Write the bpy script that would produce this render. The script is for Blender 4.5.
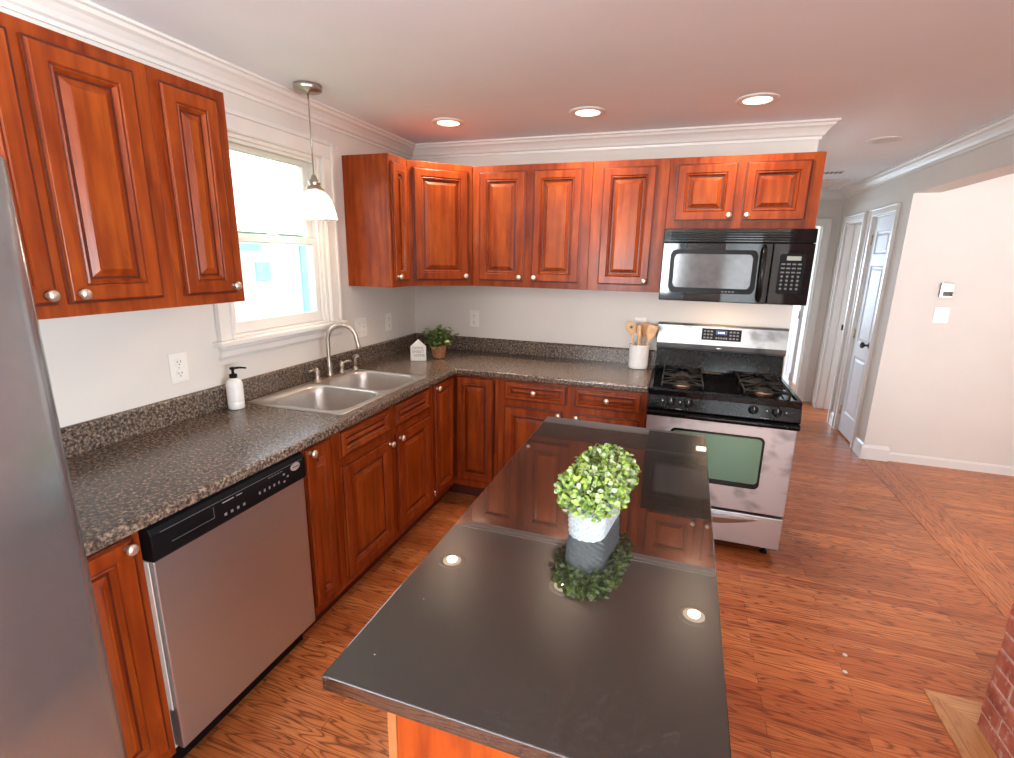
import bpy, bmesh, math, random
from math import pi, sin, cos, radians
from mathutils import Vector, Matrix

for o in list(bpy.data.objects):
    bpy.data.objects.remove(o)
SC = bpy.context.scene
COL = SC.collection
rnd = random.Random(7)

# ------------------------------------------------------------------ camera
CAMP = Vector((1.9357, -3.4504, 1.5997))
YAW, PITCH, ROLL, FPX = 0.3275, -0.2383, 0.0185, 498.52
cd = bpy.data.cameras.new('camera')
cam = bpy.data.objects.new('camera', cd)
COL.objects.link(cam)
fwd = Vector((-sin(YAW) * cos(PITCH), cos(YAW) * cos(PITCH), sin(PITCH)))
rgt = Vector((cos(YAW), sin(YAW), 0))
upv = rgt.cross(fwd)
r2 = rgt * cos(ROLL) + upv * sin(ROLL)
u2 = -rgt * sin(ROLL) + upv * cos(ROLL)
m = Matrix((r2, u2, -fwd)).transposed().to_4x4()
m.translation = CAMP
cam.matrix_world = m
cd.sensor_fit = 'HORIZONTAL'
cd.sensor_width = 36
cd.lens = 36 * FPX / 1014
cd.clip_start = 0.02
SC.camera = cam

# ------------------------------------------------------------------ view, world
SC.view_settings.view_transform = 'Standard'
SC.view_settings.look = 'None'
SC.view_settings.gamma = 1
SC.view_settings.use_curve_mapping = False
SC.view_settings.exposure = 0.0
try:
    SC.cycles.use_denoising = True
    SC.cycles.max_bounces = 8
    SC.cycles.diffuse_bounces = 4
    SC.cycles.glossy_bounces = 4
    SC.cycles.transparent_max_bounces = 12
    SC.cycles.sample_clamp_indirect = 6
    SC.cycles.caustics_reflective = False
    SC.cycles.caustics_refractive = False
except Exception:
    pass
W = bpy.data.worlds.new('sky')
SC.world = W
W.use_nodes = True
wb = W.node_tree.nodes['Background']
wb.inputs[0].default_value = (0.86, 0.94, 1.0, 1)
wb.inputs[1].default_value = 4.5


def area(name, loc, rot, sx, sy, power, color):
    l = bpy.data.lights.new(name, 'AREA')
    l.shape = 'RECTANGLE'
    l.size, l.size_y, l.energy, l.color = sx, sy, power, color
    o = bpy.data.objects.new(name, l)
    o.location, o.rotation_euler = loc, rot
    COL.objects.link(o)
    return o


H = 2.368
# area lamps set in the openings of the house in place of daylight
area('daylight_patio_door', (2.9, -6.12, 1.15), (radians(98), 0, 0), 0.85, 1.9, 36, (0.90, 0.96, 1.0))
area('fill_lamp_rear', (0.75, -6.12, 1.5), (radians(135), 0, 0), 1.0, 1.1, 230, (0.92, 0.96, 1.0))  # fill lamp added to brighten the back wall and wall cabinets
area('fill_lamp_living', (6.42, -4.4, 1.4), (radians(150), 0, radians(90)), 2.5, 1.3, 820, (0.88, 0.95, 1.0))  # fill lamp added off view, tilted up so the ceiling brightens
area('daylight_bedroom_window', (6.42, 3.2, 1.4), (radians(90), 0, radians(90)), 1.4, 1.1, 90, (0.68, 0.84, 1.0))
area('daylight_end_room_window', (1.8, 5.82, 1.4), (radians(90), 0, radians(180)), 1.6, 1.1, 120, (0.60, 0.80, 1.0))


# ------------------------------------------------------------------ materials
class NT:
    def __init__(s, name):
        s.m = bpy.data.materials.new(name)
        s.m.use_nodes = True
        s.t = s.m.node_tree
        s.b = s.t.nodes['Principled BSDF']
        s.out = s.t.nodes['Material Output']

    def n(s, ty, **k):
        nd = s.t.nodes.new(ty)
        for a, v in k.items():
            setattr(nd, a, v)
        return nd

    def l(s, a, b):
        s.t.links.new(a, b)

    def coords(s, scale=(1, 1, 1), kind='Object', rand=False, rot=(0, 0, 0)):
        tc = s.n('ShaderNodeTexCoord')
        mp = s.n('ShaderNodeMapping')
        mp.inputs['Scale'].default_value = scale
        mp.inputs['Rotation'].default_value = rot
        src = tc.outputs[kind]
        if rand:
            oi = s.n('ShaderNodeObjectInfo')
            mu = s.n('ShaderNodeVectorMath', operation='SCALE')
            mu.inputs[0].default_value = (17.3, 9.1, 5.7)
            s.l(oi.outputs['Random'], mu.inputs['Scale'])
            ad = s.n('ShaderNodeVectorMath', operation='ADD')
            s.l(src, ad.inputs[0])
            s.l(mu.outputs[0], ad.inputs[1])
            src = ad.outputs[0]
        s.l(src, mp.inputs[0])
        return mp.outputs[0]

    def noise(s, vec, scale, detail=3, rough=.5, dist=0):
        nd = s.n('ShaderNodeTexNoise')
        nd.inputs['Scale'].default_value = scale
        nd.inputs['Detail'].default_value = detail
        nd.inputs['Roughness'].default_value = rough
        nd.inputs['Distortion'].default_value = dist
        s.l(vec, nd.inputs['Vector'])
        return nd.outputs[0]

    def ramp(s, fac, stops):
        r = s.n('ShaderNodeValToRGB')
        e = r.color_ramp.elements
        while len(e) > 1:
            e.remove(e[-1])
        e[0].position, e[0].color = stops[0][0], (*stops[0][1], 1)
        for p, c in stops[1:]:
            x = e.new(p)
            x.color = (*c, 1)
        s.l(fac, r.inputs[0])
        return r.outputs[0]

    def mix(s, fac, a, b, mode='MIX'):
        mx = s.n('ShaderNodeMix', data_type='RGBA', blend_type=mode)
        for i, v in ((0, fac), (6, a), (7, b)):
            if isinstance(v, (int, float)):
                mx.inputs[i].default_value = v
            elif isinstance(v, tuple):
                mx.inputs[i].default_value = (*v, 1)
            else:
                s.l(v, mx.inputs[i])
        return mx.outputs[2]

    def math(s, op, a, b=None, c=None):
        nd = s.n('ShaderNodeMath', operation=op)
        for i, v in enumerate((a, b, c)):
            if v is None:
                continue
            if isinstance(v, (int, float)):
                nd.inputs[i].default_value = v
            else:
                s.l(v, nd.inputs[i])
        return nd.outputs[0]

    def bump(s, h, strength=.2, dist=.01):
        b = s.n('ShaderNodeBump')
        b.inputs['Strength'].default_value = strength
        b.inputs['Distance'].default_value = dist
        s.l(h, b.inputs['Height'])
        s.l(b.outputs[0], s.b.inputs['Normal'])

    def set(s, **k):
        for a, v in k.items():
            i = s.b.inputs[a.replace('_', ' ')]
            if isinstance(v, tuple):
                v = (*v, 1) if len(v) == 3 else v
                i.default_value = v
            elif isinstance(v, (int, float)):
                i.default_value = v
            else:
                s.l(v, i)
        return s


def plain(name, col, rough=.5, metal=0, var=.06, vs=30, bump=0, spec=.5, coat=0):
    s = NT(name)
    v = s.coords()
    n = s.noise(v, vs, 2)
    lo = tuple(c * (1 - var) for c in col)
    hi = tuple(min(1, c * (1 + var)) for c in col)
    s.set(Base_Color=s.ramp(n, [(.3, lo), (.7, hi)]), Roughness=rough, Metallic=metal)
    s.b.inputs['Specular IOR Level'].default_value = spec
    if coat:
        s.b.inputs['Coat Weight'].default_value = coat
        s.b.inputs['Coat Roughness'].default_value = .03
    if bump:
        s.bump(s.noise(v, vs * 4, 2), bump, .002)
    return s.m


def cherry(name, dark=1.0, g=1.0):
    s = NT(name)
    v = s.coords((14, 14, 1.2), rand=True)
    n1 = s.noise(v, 2.2, 5, .55, .4)
    v2 = s.coords((2, 2, 1), rand=True)
    n2 = s.noise(v2, 3.0, 3, .6, .6)
    a = s.ramp(n1, [(.25, (.15 * dark, .018 * dark * g, .003 * dark)), (.75, (.345 * dark, .062 * dark * g, .0075 * dark))])
    b = s.ramp(n2, [(.3, (.74, .62, .55)), (.7, (1.15, 1.28, 1.25))])
    v3 = s.coords((1, 1, .25), rand=True)
    sp = s.ramp(s.noise(v3, 70, 2, .5), [(.70, (1, 1, 1)), (.80, (.78, .7, .65))])
    c = s.mix(1.0, s.mix(1.0, a, b, 'MULTIPLY'), sp, 'MULTIPLY')
    s.set(Base_Color=c, Roughness=.42)
    s.b.inputs['Specular IOR Level'].default_value = .20
    s.b.inputs['Coat Weight'].default_value = .10
    s.b.inputs['Coat Roughness'].default_value = .18
    return s.m


M = {}
M['wood'] = cherry('cherry_wood')
M['field'] = cherry('cherry_panel_field', 1.10, 1.12)
M['glaze'] = plain('dark_glaze', (.07, .008, .002), .4, var=.2)
M['panelwood'] = cherry('cherry_side_panel', 1.05)
M['wall'] = plain('greige_paint', (.72, .675, .625), .75, var=.02, vs=3, bump=.02)
M['ceil'] = plain('ceiling_paint', (.86, .90, .95), .85, var=.02, vs=2)
M['trim'] = plain('white_trim_paint', (.77, .74, .705), .35, var=.015, vs=8)
M['doorw'] = plain('white_door_paint', (.74, .76, .80), .5, var=.015, vs=8)
M['plastic'] = plain('white_plastic', (.85, .82, .77), .35, var=.02)
M['slot'] = plain('dark_slot', (.08, .07, .06), .6)
M['nickel'] = plain('brushed_nickel', (.46, .41, .36), .33, 1, var=.05, vs=60)
M['knob'] = plain('satin_knob_metal', (.80, .73, .62), .30, .85, var=.06, vs=90)
M['chrome'] = plain('polished_chrome', (.75, .74, .72), .12, 1, var=.03)
M['bronze'] = plain('dark_bronze', (.05, .045, .045), .3, .8, var=.1)
M['brass'] = plain('aged_brass', (.55, .45, .28), .35, .9, var=.1)
M['black'] = plain('black_enamel', (.004, .004, .005), .10, var=.1, spec=.16)
M['blacksat'] = plain('black_plastic', (.007, .007, .008), .35, var=.1, spec=.12)
M['iron'] = plain('cast_iron', (.012, .012, .012), .5, var=.2, bump=.1, spec=.3)
M['copper'] = plain('heat_tinted_burner', (.45, .25, .17), .4, .7, var=.25, vs=60)
M['ceramic'] = plain('white_ceramic', (.86, .84, .81), .25, var=.02, coat=.4)
M['weave'] = plain('white_woven_pot', (.46, .50, .52), .6, var=.22, vs=120)
M['label'] = plain('soft_white_label', (.72, .71, .70), .6, var=.03)
M['grey_mark'] = plain('grey_print', (.34, .34, .36), .5, var=.05)
M['dim_mark'] = plain('dim_grey_print', (.16, .16, .17), .5, var=.05)
M['ink'] = plain('grey_ink', (.25, .24, .24), .7)
M['beech'] = plain('beech_wood', (.72, .42, .20), .5, var=.15, vs=25)
M['beech2'] = plain('darker_beech_wood', (.52, .27, .11), .5, var=.18, vs=25)
M['cornerwood'] = plain('pale_corner_strip_wood', (.33, .11, .036), .45, var=.12, vs=25)
M['terra'] = plain('woven_brown_pot', (.36, .15, .07), .75, var=.3, vs=60, bump=.4)
M['soil'] = plain('potting_moss', (.05, .045, .02), .9, var=.3)
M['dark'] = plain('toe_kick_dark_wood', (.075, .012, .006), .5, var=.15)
M['lcd'] = plain('blue_display', (.02, .05, .22), .2, var=.05)
M['badge'] = plain('silver_badge', (.7, .7, .72), .25, .6)
M['siding'] = plain('white_siding', (.85, .86, .88), .7, var=.03, vs=3)
M['winblue'] = plain('blue_house_glass', (.35, .62, .75), .2, var=.15, vs=2)  # even blue base colour for the house's window and blue strips
M['grass'] = plain('lawn_grass', (.10, .22, .04), .9, var=.4, vs=6)
M['leafmass'] = plain('garden_leaves', (.08, .17, .035), .8, var=.5, vs=5)
M['bark'] = plain('tree_bark', (.12, .08, .05), .9, var=.3)
M['mortar'] = plain('grey_mortar', (.52, .42, .36), .9, var=.25, vs=50, bump=.4)
M['hearthwood'] = None

# stainless
def steel(name, col, rough, scale):
    s = NT(name)
    v = s.coords(scale)
    n = s.noise(v, 40, 3, .6)
    v2 = s.coords()
    n2 = s.noise(v2, 7, 3, .6, .5)
    base = s.ramp(n, [(.3, tuple(c * .92 for c in col)), (.7, col)])
    s.set(Base_Color=base, Metallic=.88, Roughness=rough)
    rr = s.n('ShaderNodeMapRange')
    rr.inputs['To Min'].default_value = rough * .85
    rr.inputs['To Max'].default_value = rough * 1.15
    s.l(n2, rr.inputs[0])
    s.l(rr.outputs[0], s.b.inputs['Roughness'])
    s.bump(n, .03, .001)
    return s.m


M['steel'] = steel('brushed_stainless_steel', (.66, .65, .66), .34, (1, 1, 30))
M['steelh'] = steel('stainless_door_panel', (.54, .55, .56), .38, (30, 1, 1))
M['fridge'] = steel('fridge_stainless_steel', (.40, .43, .45), .22, (1, 30, 1))
M['sinksteel'] = steel('sink_stainless_steel', (.58, .55, .52), .36, (1, 8, 1))


def smudged(name, base):
    s = NT(name)
    v = s.coords((1, 1, 1.6))
    n = s.noise(v, 6.5, 2, .5, .2)
    c = s.ramp(n, [(.50, base), (.68, tuple(c_ * .5 for c_ in base))])
    s.set(Base_Color=c, Metallic=.8, Roughness=.36)
    return s.m


M['smudge'] = smudged('smudged_stainless_steel', (.52, .55, .58))
M['smudgeb'] = smudged('smudged_darkened_steel', (.36, .37, .37))  # same smudged range steel, darkened to offset glare on the backguard


# laminate worktop
def laminate():
    s = NT('speckled_laminate')
    v = s.coords()
    n = s.noise(v, 92, 3, .6, .3)
    c = s.ramp(n, [(.36, (.030, .023, .019)), (.47, (.085, .062, .048)), (.56, (.19, .135, .098)), (.68, (.34, .25, .185))])
    n2 = s.noise(v, 330, 2, .5)
    c = s.mix(s.ramp(n2, [(.48, (0, 0, 0)), (.6, (.35, .35, .35))]), c, (.05, .04, .04))
    # the mitre seam of the corner: a thin pale line where x = -y
    sep = s.n('ShaderNodeSeparateXYZ')
    s.l(v, sep.inputs[0])
    d = s.math('ABSOLUTE', s.math('ADD', sep.outputs[0], sep.outputs[1]))
    ln = s.math('LESS_THAN', d, .0022)
    c = s.mix(ln, c, (.42, .33, .27))
    s.set(Base_Color=c, Roughness=.25)
    s.b.inputs['Specular IOR Level'].default_value = .5
    s.bump(n, .03, .001)
    return s.m


M['laminate'] = laminate()


def quartz():
    s = NT('black_quartz')
    v = s.coords()
    vg = s.n('ShaderNodeTexVoronoi')
    vg.inputs['Scale'].default_value = 330
    s.l(v, vg.inputs['Vector'])
    sg = s.n('ShaderNodeSeparateColor')
    s.l(vg.outputs['Color'], sg.inputs[0])
    n = sg.outputs[0]
    c = s.ramp(n, [(.35, (.001, .001, .001)), (.65, (.008, .007, .0055)), (.85, (.018, .015, .012)), (1.0, (.044, .038, .030))])
    wn = s.n('ShaderNodeTexVoronoi')
    wn.inputs['Scale'].default_value = 95
    s.l(v, wn.inputs['Vector'])
    sep = s.n('ShaderNodeSeparateColor')
    s.l(wn.outputs['Color'], sep.inputs[0])
    st = s.math('MULTIPLY', s.math('LESS_THAN', wn.outputs['Distance'], .12), s.math('GREATER_THAN', sep.outputs[0], .993))
    c = s.mix(st, c, (.5, .48, .42))
    s.set(Base_Color=c, Roughness=.24)
    s.b.inputs['Specular IOR Level'].default_value = .22
    s.b.inputs['Coat Weight'].default_value = 1
    s.b.inputs['Coat Roughness'].default_value = .004
    s.bump(s.noise(v, 300, 2), .35, .0008)
    return s.m


M['quartz'] = quartz()
M['quartz'].node_tree.nodes['Principled BSDF'].inputs['Coat IOR'].default_value = 1.95


def oak(name, rotz=0, light=False, plank=.057, length=.9):
    s = NT(name)
    v = s.coords(rot=(0, 0, rotz))
    br = s.n('ShaderNodeTexBrick')
    br.offset = .37
    br.offset_frequency = 2
    br.inputs['Scale'].default_value = 1
    br.inputs['Brick Width'].default_value = length
    br.inputs['Row Height'].default_value = plank
    br.inputs['Mortar Size'].default_value = .0009
    br.inputs['Mortar Smooth'].default_value = .2
    br.inputs['Bias'].default_value = 0
    br.inputs['Color1'].default_value = (0, 0, 0, 1)
    br.inputs['Color2'].default_value = (1, 1, 1, 1)
    s.l(v, br.inputs['Vector'])
    tint = br.outputs['Color']
    sep = s.n('ShaderNodeSeparateColor')
    s.l(tint, sep.inputs[0])
    # shift the grain per board
    off = s.n('ShaderNodeVectorMath', operation='SCALE')
    off.inputs[0].default_value = (7.3, 3.1, 5.5)
    s.l(sep.outputs[0], off.inputs['Scale'])
    ad = s.n('ShaderNodeVectorMath', operation='ADD')
    s.l(v, ad.inputs[0])
    s.l(off.outputs[0], ad.inputs[1])
    mp = s.n('ShaderNodeMapping')
    mp.inputs['Scale'].default_value = (1.1, 11, 1)
    s.l(ad.outputs[0], mp.inputs[0])
    # cathedral figure: contour lines of a stretched noise
    nz = s.noise(mp.outputs[0], 1.5, 2, .45, .15)
    cath = s.math('FRACT', s.math('MULTIPLY', nz, 13))
    tri = s.math('ABSOLUTE', s.math('SUBTRACT', cath, .5))
    mp2 = s.n('ShaderNodeMapping')
    mp2.inputs['Scale'].default_value = (4, 130, 1)
    s.l(ad.outputs[0], mp2.inputs[0])
    fine = s.noise(mp2.outputs[0], 2.2, 3, .6)
    if light:
        A, B, C = (.50, .24, .10), (.62, .33, .15), (.38, .17, .07)
    else:
        A, B, C = (.48, .122, .034), (.68, .235, .078), (.14, .026, .008)
    base = s.mix(sep.outputs[0], A, B)
    g = s.ramp(tri, [(.03, (1, 1, 1)), (.16, (.25, .25, .25)), (.3, (0, 0, 0))])
    g2 = s.ramp(fine, [(.45, (0, 0, 0)), (.75, (.55, .55, .55))])
    c = s.mix(s.math('MULTIPLY', g, .75), base, C)
    c = s.mix(g2, c, C)
    big = s.noise(v, 1.3, 2)
    c = s.mix(1.0, c, s.ramp(big, [(.35, (.86, .84, .82)), (.65, (1.08, 1.06, 1.04))]), 'MULTIPLY')
    c = s.mix(s.math('MULTIPLY', br.outputs['Fac'], .8), c, (.05, .012, .004))
    s.set(Base_Color=c, Roughness=.30)
    s.b.inputs['Specular IOR Level'].default_value = .45
    s.bump(s.math('MULTIPLY', fine, -1), .05, .002)
    return s.m


M['oak'] = oak('red_oak_strip_floor')
M['oakstrip'] = oak('oak_border_boards', rotz=radians(90), plank=.083, length=1.3)
M['hearthwood'] = oak('pale_oak_trim', rotz=radians(90), light=True, plank=.2, length=3)
M['hearthwoodx'] = oak('pale_oak_trim_across', rotz=0, light=True, plank=.2, length=3)


def brickmat():
    s = NT('red_brick')
    v = s.coords()
    n = s.noise(v, 9, 3, .6)
    c = s.ramp(n, [(.3, (.25, .055, .035)), (.5, (.40, .11, .07)), (.7, (.50, .20, .14))])
    n2 = s.noise(v, 24, 4, .7)
    c = s.mix(s.ramp(n2, [(.55, (0, 0, 0)), (.68, (.8, .8, .8))]), c, (.55, .42, .36))
    s.set(Base_Color=c, Roughness=.85)
    s.bump(s.noise(v, 60, 4, .7), .5, .006)
    return s.m


M['brick'] = brickmat()


def glass_thin(name, tint=(1, 1, 1), gl=.08):
    s = NT(name)
    tr = s.n('ShaderNodeBsdfTransparent')
    tr.inputs[0].default_value = (*tint, 1)
    gs = s.n('ShaderNodeBsdfGlossy')
    gs.inputs['Roughness'].default_value = .02
    lw = s.n('ShaderNodeLayerWeight')
    lw.inputs[0].default_value = .5
    fr = s.math('MULTIPLY_ADD', s.math('POWER', lw.outputs['Facing'], 5), .9, .035)
    mx = s.n('ShaderNodeMixShader')
    s.l(fr, mx.inputs[0])
    s.l(tr.outputs[0], mx.inputs[1])
    s.l(gs.outputs[0], mx.inputs[2])
    s.l(mx.outputs[0], s.out.inputs[0])
    return s.m


M['glass'] = glass_thin('window_glass', (.97, .99, 1))


def shade_mat():
    s = NT('ribbed_shade_glass')
    tr = s.n('ShaderNodeBsdfTransparent')
    tr.inputs[0].default_value = (1, .97, .92, 1)
    tl = s.n('ShaderNodeBsdfTranslucent')
    tl.inputs[0].default_value = (1, .93, .82, 1)
    gs = s.n('ShaderNodeBsdfGlossy')
    gs.inputs['Roughness'].default_value = .1
    v = s.coords()
    wv = s.noise(v, 60, 2)
    m1 = s.n('ShaderNodeMixShader')
    rp = s.ramp(wv, [(.42, (.35, .35, .35)), (.58, (.8, .8, .8))])
    s.l(rp, m1.inputs[0])
    s.l(tr.outputs[0], m1.inputs[1])
    s.l(tl.outputs[0], m1.inputs[2])
    m2 = s.n('ShaderNodeMixShader')
    m2.inputs[0].default_value = .12
    s.l(m1.outputs[0], m2.inputs[1])
    s.l(gs.outputs[0], m2.inputs[2])
    s.l(m2.outputs[0], s.out.inputs[0])
    return s.m


M['shade'] = shade_mat()


def emit(name, col, st):
    s = NT(name)
    s.set(Base_Color=(.9, .9, .9), Roughness=.5)
    s.b.inputs['Emission Color'].default_value = (*col, 1)
    s.b.inputs['Emission Strength'].default_value = st
    return s.m


M['lens'] = emit('lit_lens', (1, .80, .56), 3)
M['lenscore'] = emit('lamp_core', (1, .86, .66), 60)
M['lens_off'] = plain('unlit_lens', (.62, .60, .58), .4)
M['bulb'] = emit('lit_bulb', (1, .86, .62), 14)
M['clock'] = emit('display_digits', (.25, .45, 1.0), 1.4)
M['lcdpale'] = plain('pale_display', (.32, .36, .32), .25)
M['ovenglass'] = NT('green_tinted_oven_glass').set(Base_Color=(.15, .30, .21), Roughness=.12, Metallic=.3).m
M['micglass'] = plain('screened_dark_glass', (.075, .075, .08), .12, 0, var=.2, vs=15, spec=.55)
M['gloss'] = plain('glossy_black_glass', (.005, .005, .006), .05, var=.05, spec=.33)


def leafm(name, cols):
    s = NT(name)
    v = s.coords()
    n = s.noise(v, 42, 2, .6)
    k = len(cols)
    s.set(Base_Color=s.ramp(n, [(.25 + .5 * i / (k - 1), c) for i, c in enumerate(cols)]), Roughness=.5)
    return s.m


M['leafA'] = leafm('boxwood_leaves', [(.08, .14, .04), (.30, .46, .07), (.55, .68, .16)])
M['leafB'] = leafm('frosted_leaves', [(.20, .27, .16), (.42, .50, .30), (.66, .70, .45)])
M['leafC'] = leafm('deep_leaves', [(.05, .085, .03), (.14, .22, .06), (.30, .38, .13)])
M['leafD'] = leafm('dusty_green_leaves', [(.06, .10, .03), (.18, .26, .07), (.40, .46, .18)])


# ------------------------------------------------------------------ mesh helpers
class MB:
    def __init__(s):
        s.bm = bmesh.new()

    def face(s, pts, mi=0, smooth=False):
        vs = [s.bm.verts.new(p) for p in pts]
        f = s.bm.faces.new(vs)
        f.material_index = mi
        f.smooth = smooth
        return f

    def box(s, x0, x1, y0, y1, z0, z1, mi=0, mat=None):
        P = [(x, y, z) for z in (z0, z1) for y in (y0, y1) for x in (x0, x1)]
        if mat:
            P = [mat @ Vector(p) for p in P]
        v = [s.bm.verts.new(p) for p in P]
        for idx in ((0, 2, 3, 1), (4, 5, 7, 6), (0, 1, 5, 4), (2, 6, 7, 3), (0, 4, 6, 2), (1, 3, 7, 5)):
            f = s.bm.faces.new([v[i] for i in idx])
            f.material_index = mi
        return s

    def loops(s, rings, mi=0, closed=True, cap0=False, cap1=False, smooth=True, mis=None):
        """rings: lists of points, joined ring to ring"""
        R = [[s.bm.verts.new(p) for p in r] for r in rings]
        n = len(R[0])
        for k in range(len(R) - 1):
            for i in range(n if closed else n - 1):
                j = (i + 1) % n
                f = s.bm.faces.new((R[k][i], R[k][j], R[k + 1][j], R[k + 1][i]))
                f.material_index = mis[k] if mis else mi
                f.smooth = smooth
        if cap0:
            f = s.bm.faces.new(list(reversed(R[0])))
            f.material_index = mis[0] if mis else mi
        if cap1:
            f = s.bm.faces.new(R[-1])
            f.material_index = mis[-1] if mis else mi
        return s

    def lathe(s, prof, c=(0, 0, 0), axis='z', seg=24, mi=0, caps=True, smooth=True, mat=None, sy=1.0):
        rings = []
        for r, h in prof:
            ring = []
            for i in range(seg):
                a = 2 * pi * i / seg
                u, w = r * cos(a), r * sin(a) * sy
                if axis == 'z':
                    p = Vector((u, w, h))
                elif axis == 'y':
                    p = Vector((w, h, u))
                elif axis == '-y':
                    p = Vector((u, -h, w))
                else:
                    p = Vector((h, u, w))
                if mat:
                    p = mat @ p
                ring.append(p + Vector(c))
            rings.append(ring)
        return s.loops(rings, mi, True, caps, caps, smooth)

    def tube(s, pts, r, seg=12, mi=0, caps=True):
        pts = [Vector(p) for p in pts]
        rs = r if isinstance(r, (list, tuple)) else [r] * len(pts)
        rings = []
        t0 = (pts[1] - pts[0]).normalized()
        a = Vector((0, 0, 1)) if abs(t0.z) < .9 else Vector((1, 0, 0))
        nx = t0.cross(a).normalized()
        for i, p in enumerate(pts):
            if i == 0:
                t = pts[1] - pts[0]
            elif i == len(pts) - 1:
                t = pts[-1] - pts[-2]
            else:
                t = pts[i + 1] - pts[i - 1]
            t.normalize()
            nx = (nx - t * nx.dot(t)).normalized()
            ny = t.cross(nx)
            rings.append([p + (nx * cos(2 * pi * k / seg) + ny * sin(2 * pi * k / seg)) * rs[i] for k in range(seg)])
        return s.loops(rings, mi, True, caps, caps, True)

    def prism(s, poly, z0, z1, mi=0, mat=None):
        f = (lambda p: mat @ Vector(p)) if mat else (lambda p: p)
        r0 = [f((x, y, z0)) for x, y in poly]
        r1 = [f((x, y, z1)) for x, y in poly]
        return s.loops([r0, r1], mi, True, True, True, False)

    def cells(s, us, vs, inside, w0, w1, axes='xyz', mi=0):
        """slab made of grid cells; neighbours share walls; axes maps (u,v,w)"""
        idx = ['xyz'.index(a) for a in axes]

        def P(u, v, w):
            p = [0, 0, 0]
            p[idx[0]], p[idx[1]], p[idx[2]] = u, v, w
            return tuple(p)
        cache = {}

        def V(i, j, w):
            k = (i, j, w)
            if k not in cache:
                cache[k] = s.bm.verts.new(P(us[i], vs[j], w))
            return cache[k]
        ins = lambda i, j: 0 <= i < len(us) - 1 and 0 <= j < len(vs) - 1 and inside((us[i] + us[i + 1]) / 2, (vs[j] + vs[j + 1]) / 2)
        for i in range(len(us) - 1):
            for j in range(len(vs) - 1):
                if not ins(i, j):
                    continue
                a, b, c, d = (i, j), (i + 1, j), (i + 1, j + 1), (i, j + 1)
                s.bm.faces.new([V(*q, w1) for q in (a, b, c, d)]).material_index = mi
                s.bm.faces.new([V(*q, w0) for q in (d, c, b, a)]).material_index = mi
                for (e, f_, ni, nj) in ((a, b, i, j - 1), (b, c, i + 1, j), (c, d, i, j + 1), (d, a, i - 1, j)):
                    if not ins(ni, nj):
                        s.bm.faces.new([V(*e, w0), V(*f_, w0), V(*f_, w1), V(*e, w1)]).material_index = mi
        return s

    def sweep(s, path, prof, z=0, mi=0, smooth=False):
        """profile (out, up) swept along a horizontal path; out = right of travel, mitred"""
        n = len(path)
        rings = []
        for i in range(n):
            p = Vector(path[i])
            d1 = (p - Vector(path[i - 1])).normalized() if i > 0 else None
            d2 = (Vector(path[i + 1]) - p).normalized() if i < n - 1 else None
            rn = lambda d: Vector((d.y, -d.x))
            if d1 is None:
                o = rn(d2)
            elif d2 is None:
                o = rn(d1)
            else:
                a, b = rn(d1), rn(d2)
                o = (a + b) / (1 + a.dot(b))
            rings.append([(p.x + o.x * u, p.y + o.y * u, z + w) for u, w in prof])
        return s.loops(rings, mi, True, True, True, smooth)

    def build(s, name, mats, parent=None, loc=(0, 0, 0), rot=(0, 0, 0), bevel=0, seg=2, recalc=True, autosmooth=False):
        if recalc:
            bmesh.ops.recalc_face_normals(s.bm, faces=s.bm.faces[:])
        me = bpy.data.meshes.new(name)
        s.bm.to_mesh(me)
        s.bm.free()
        if not isinstance(mats, (list, tuple)):
            mats = [mats]
        for mm in mats:
            me.materials.append(M[mm] if isinstance(mm, str) else mm)
        o = bpy.data.objects.new(name, me)
        o.location, o.rotation_euler = loc, rot
        COL.objects.link(o)
        if parent:
            o.parent = parent
        if bevel:
            b = o.modifiers.new('bevel', 'BEVEL')
            b.width, b.segments, b.limit_method = bevel, seg, 'ANGLE'
            b.angle_limit = radians(40)
            b.harden_normals = False
        return o


def tag(o, label=None, cat=None, group=None, kind=None):
    for k, v in (('label', label), ('category', cat), ('group', group), ('kind', kind)):
        if v:
            o[k] = v
    return o


def thing(name, label, cat, loc=(0, 0, 0), rz=0, group=None):
    o = bpy.data.objects.new(name, None)
    o.empty_display_size = .05
    COL.objects.link(o)
    o.location, o.rotation_euler = loc, (0, 0, rz)
    return tag(o, label, cat, group)


def dup(root, loc, label, rz=0):
    r = root.copy()
    COL.objects.link(r)
    r.location, r.rotation_euler = loc, (0, 0, rz)
    r['label'] = label
    for ch in list(root.children):
        c = ch.copy()
        COL.objects.link(c)
        c.parent = r
        for g in list(ch.children):
            d = g.copy()
            COL.objects.link(d)
            d.parent = c
    return r


def struct(name, mb, mats, **k):
    return tag(mb.build(name, mats, **k), kind='structure')


def sempty(name, loc=(0, 0, 0), rz=0):
    o = bpy.data.objects.new(name, None)
    o.empty_display_size = .05
    COL.objects.link(o)
    o.location, o.rotation_euler = loc, (0, 0, rz)
    o['kind'] = 'structure'
    return o


def rr(x0, x1, y0, y1, r, z, n=6):
    P = []
    for cx, cy, a0 in ((x1 - r, y0 + r, -pi / 2), (x1 - r, y1 - r, 0), (x0 + r, y1 - r, pi / 2), (x0 + r, y0 + r, pi)):
        for k in range(n + 1):
            a = a0 + pi / 2 * k / n
            P.append((cx + r * cos(a), cy + r * sin(a), z))
    return P


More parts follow.
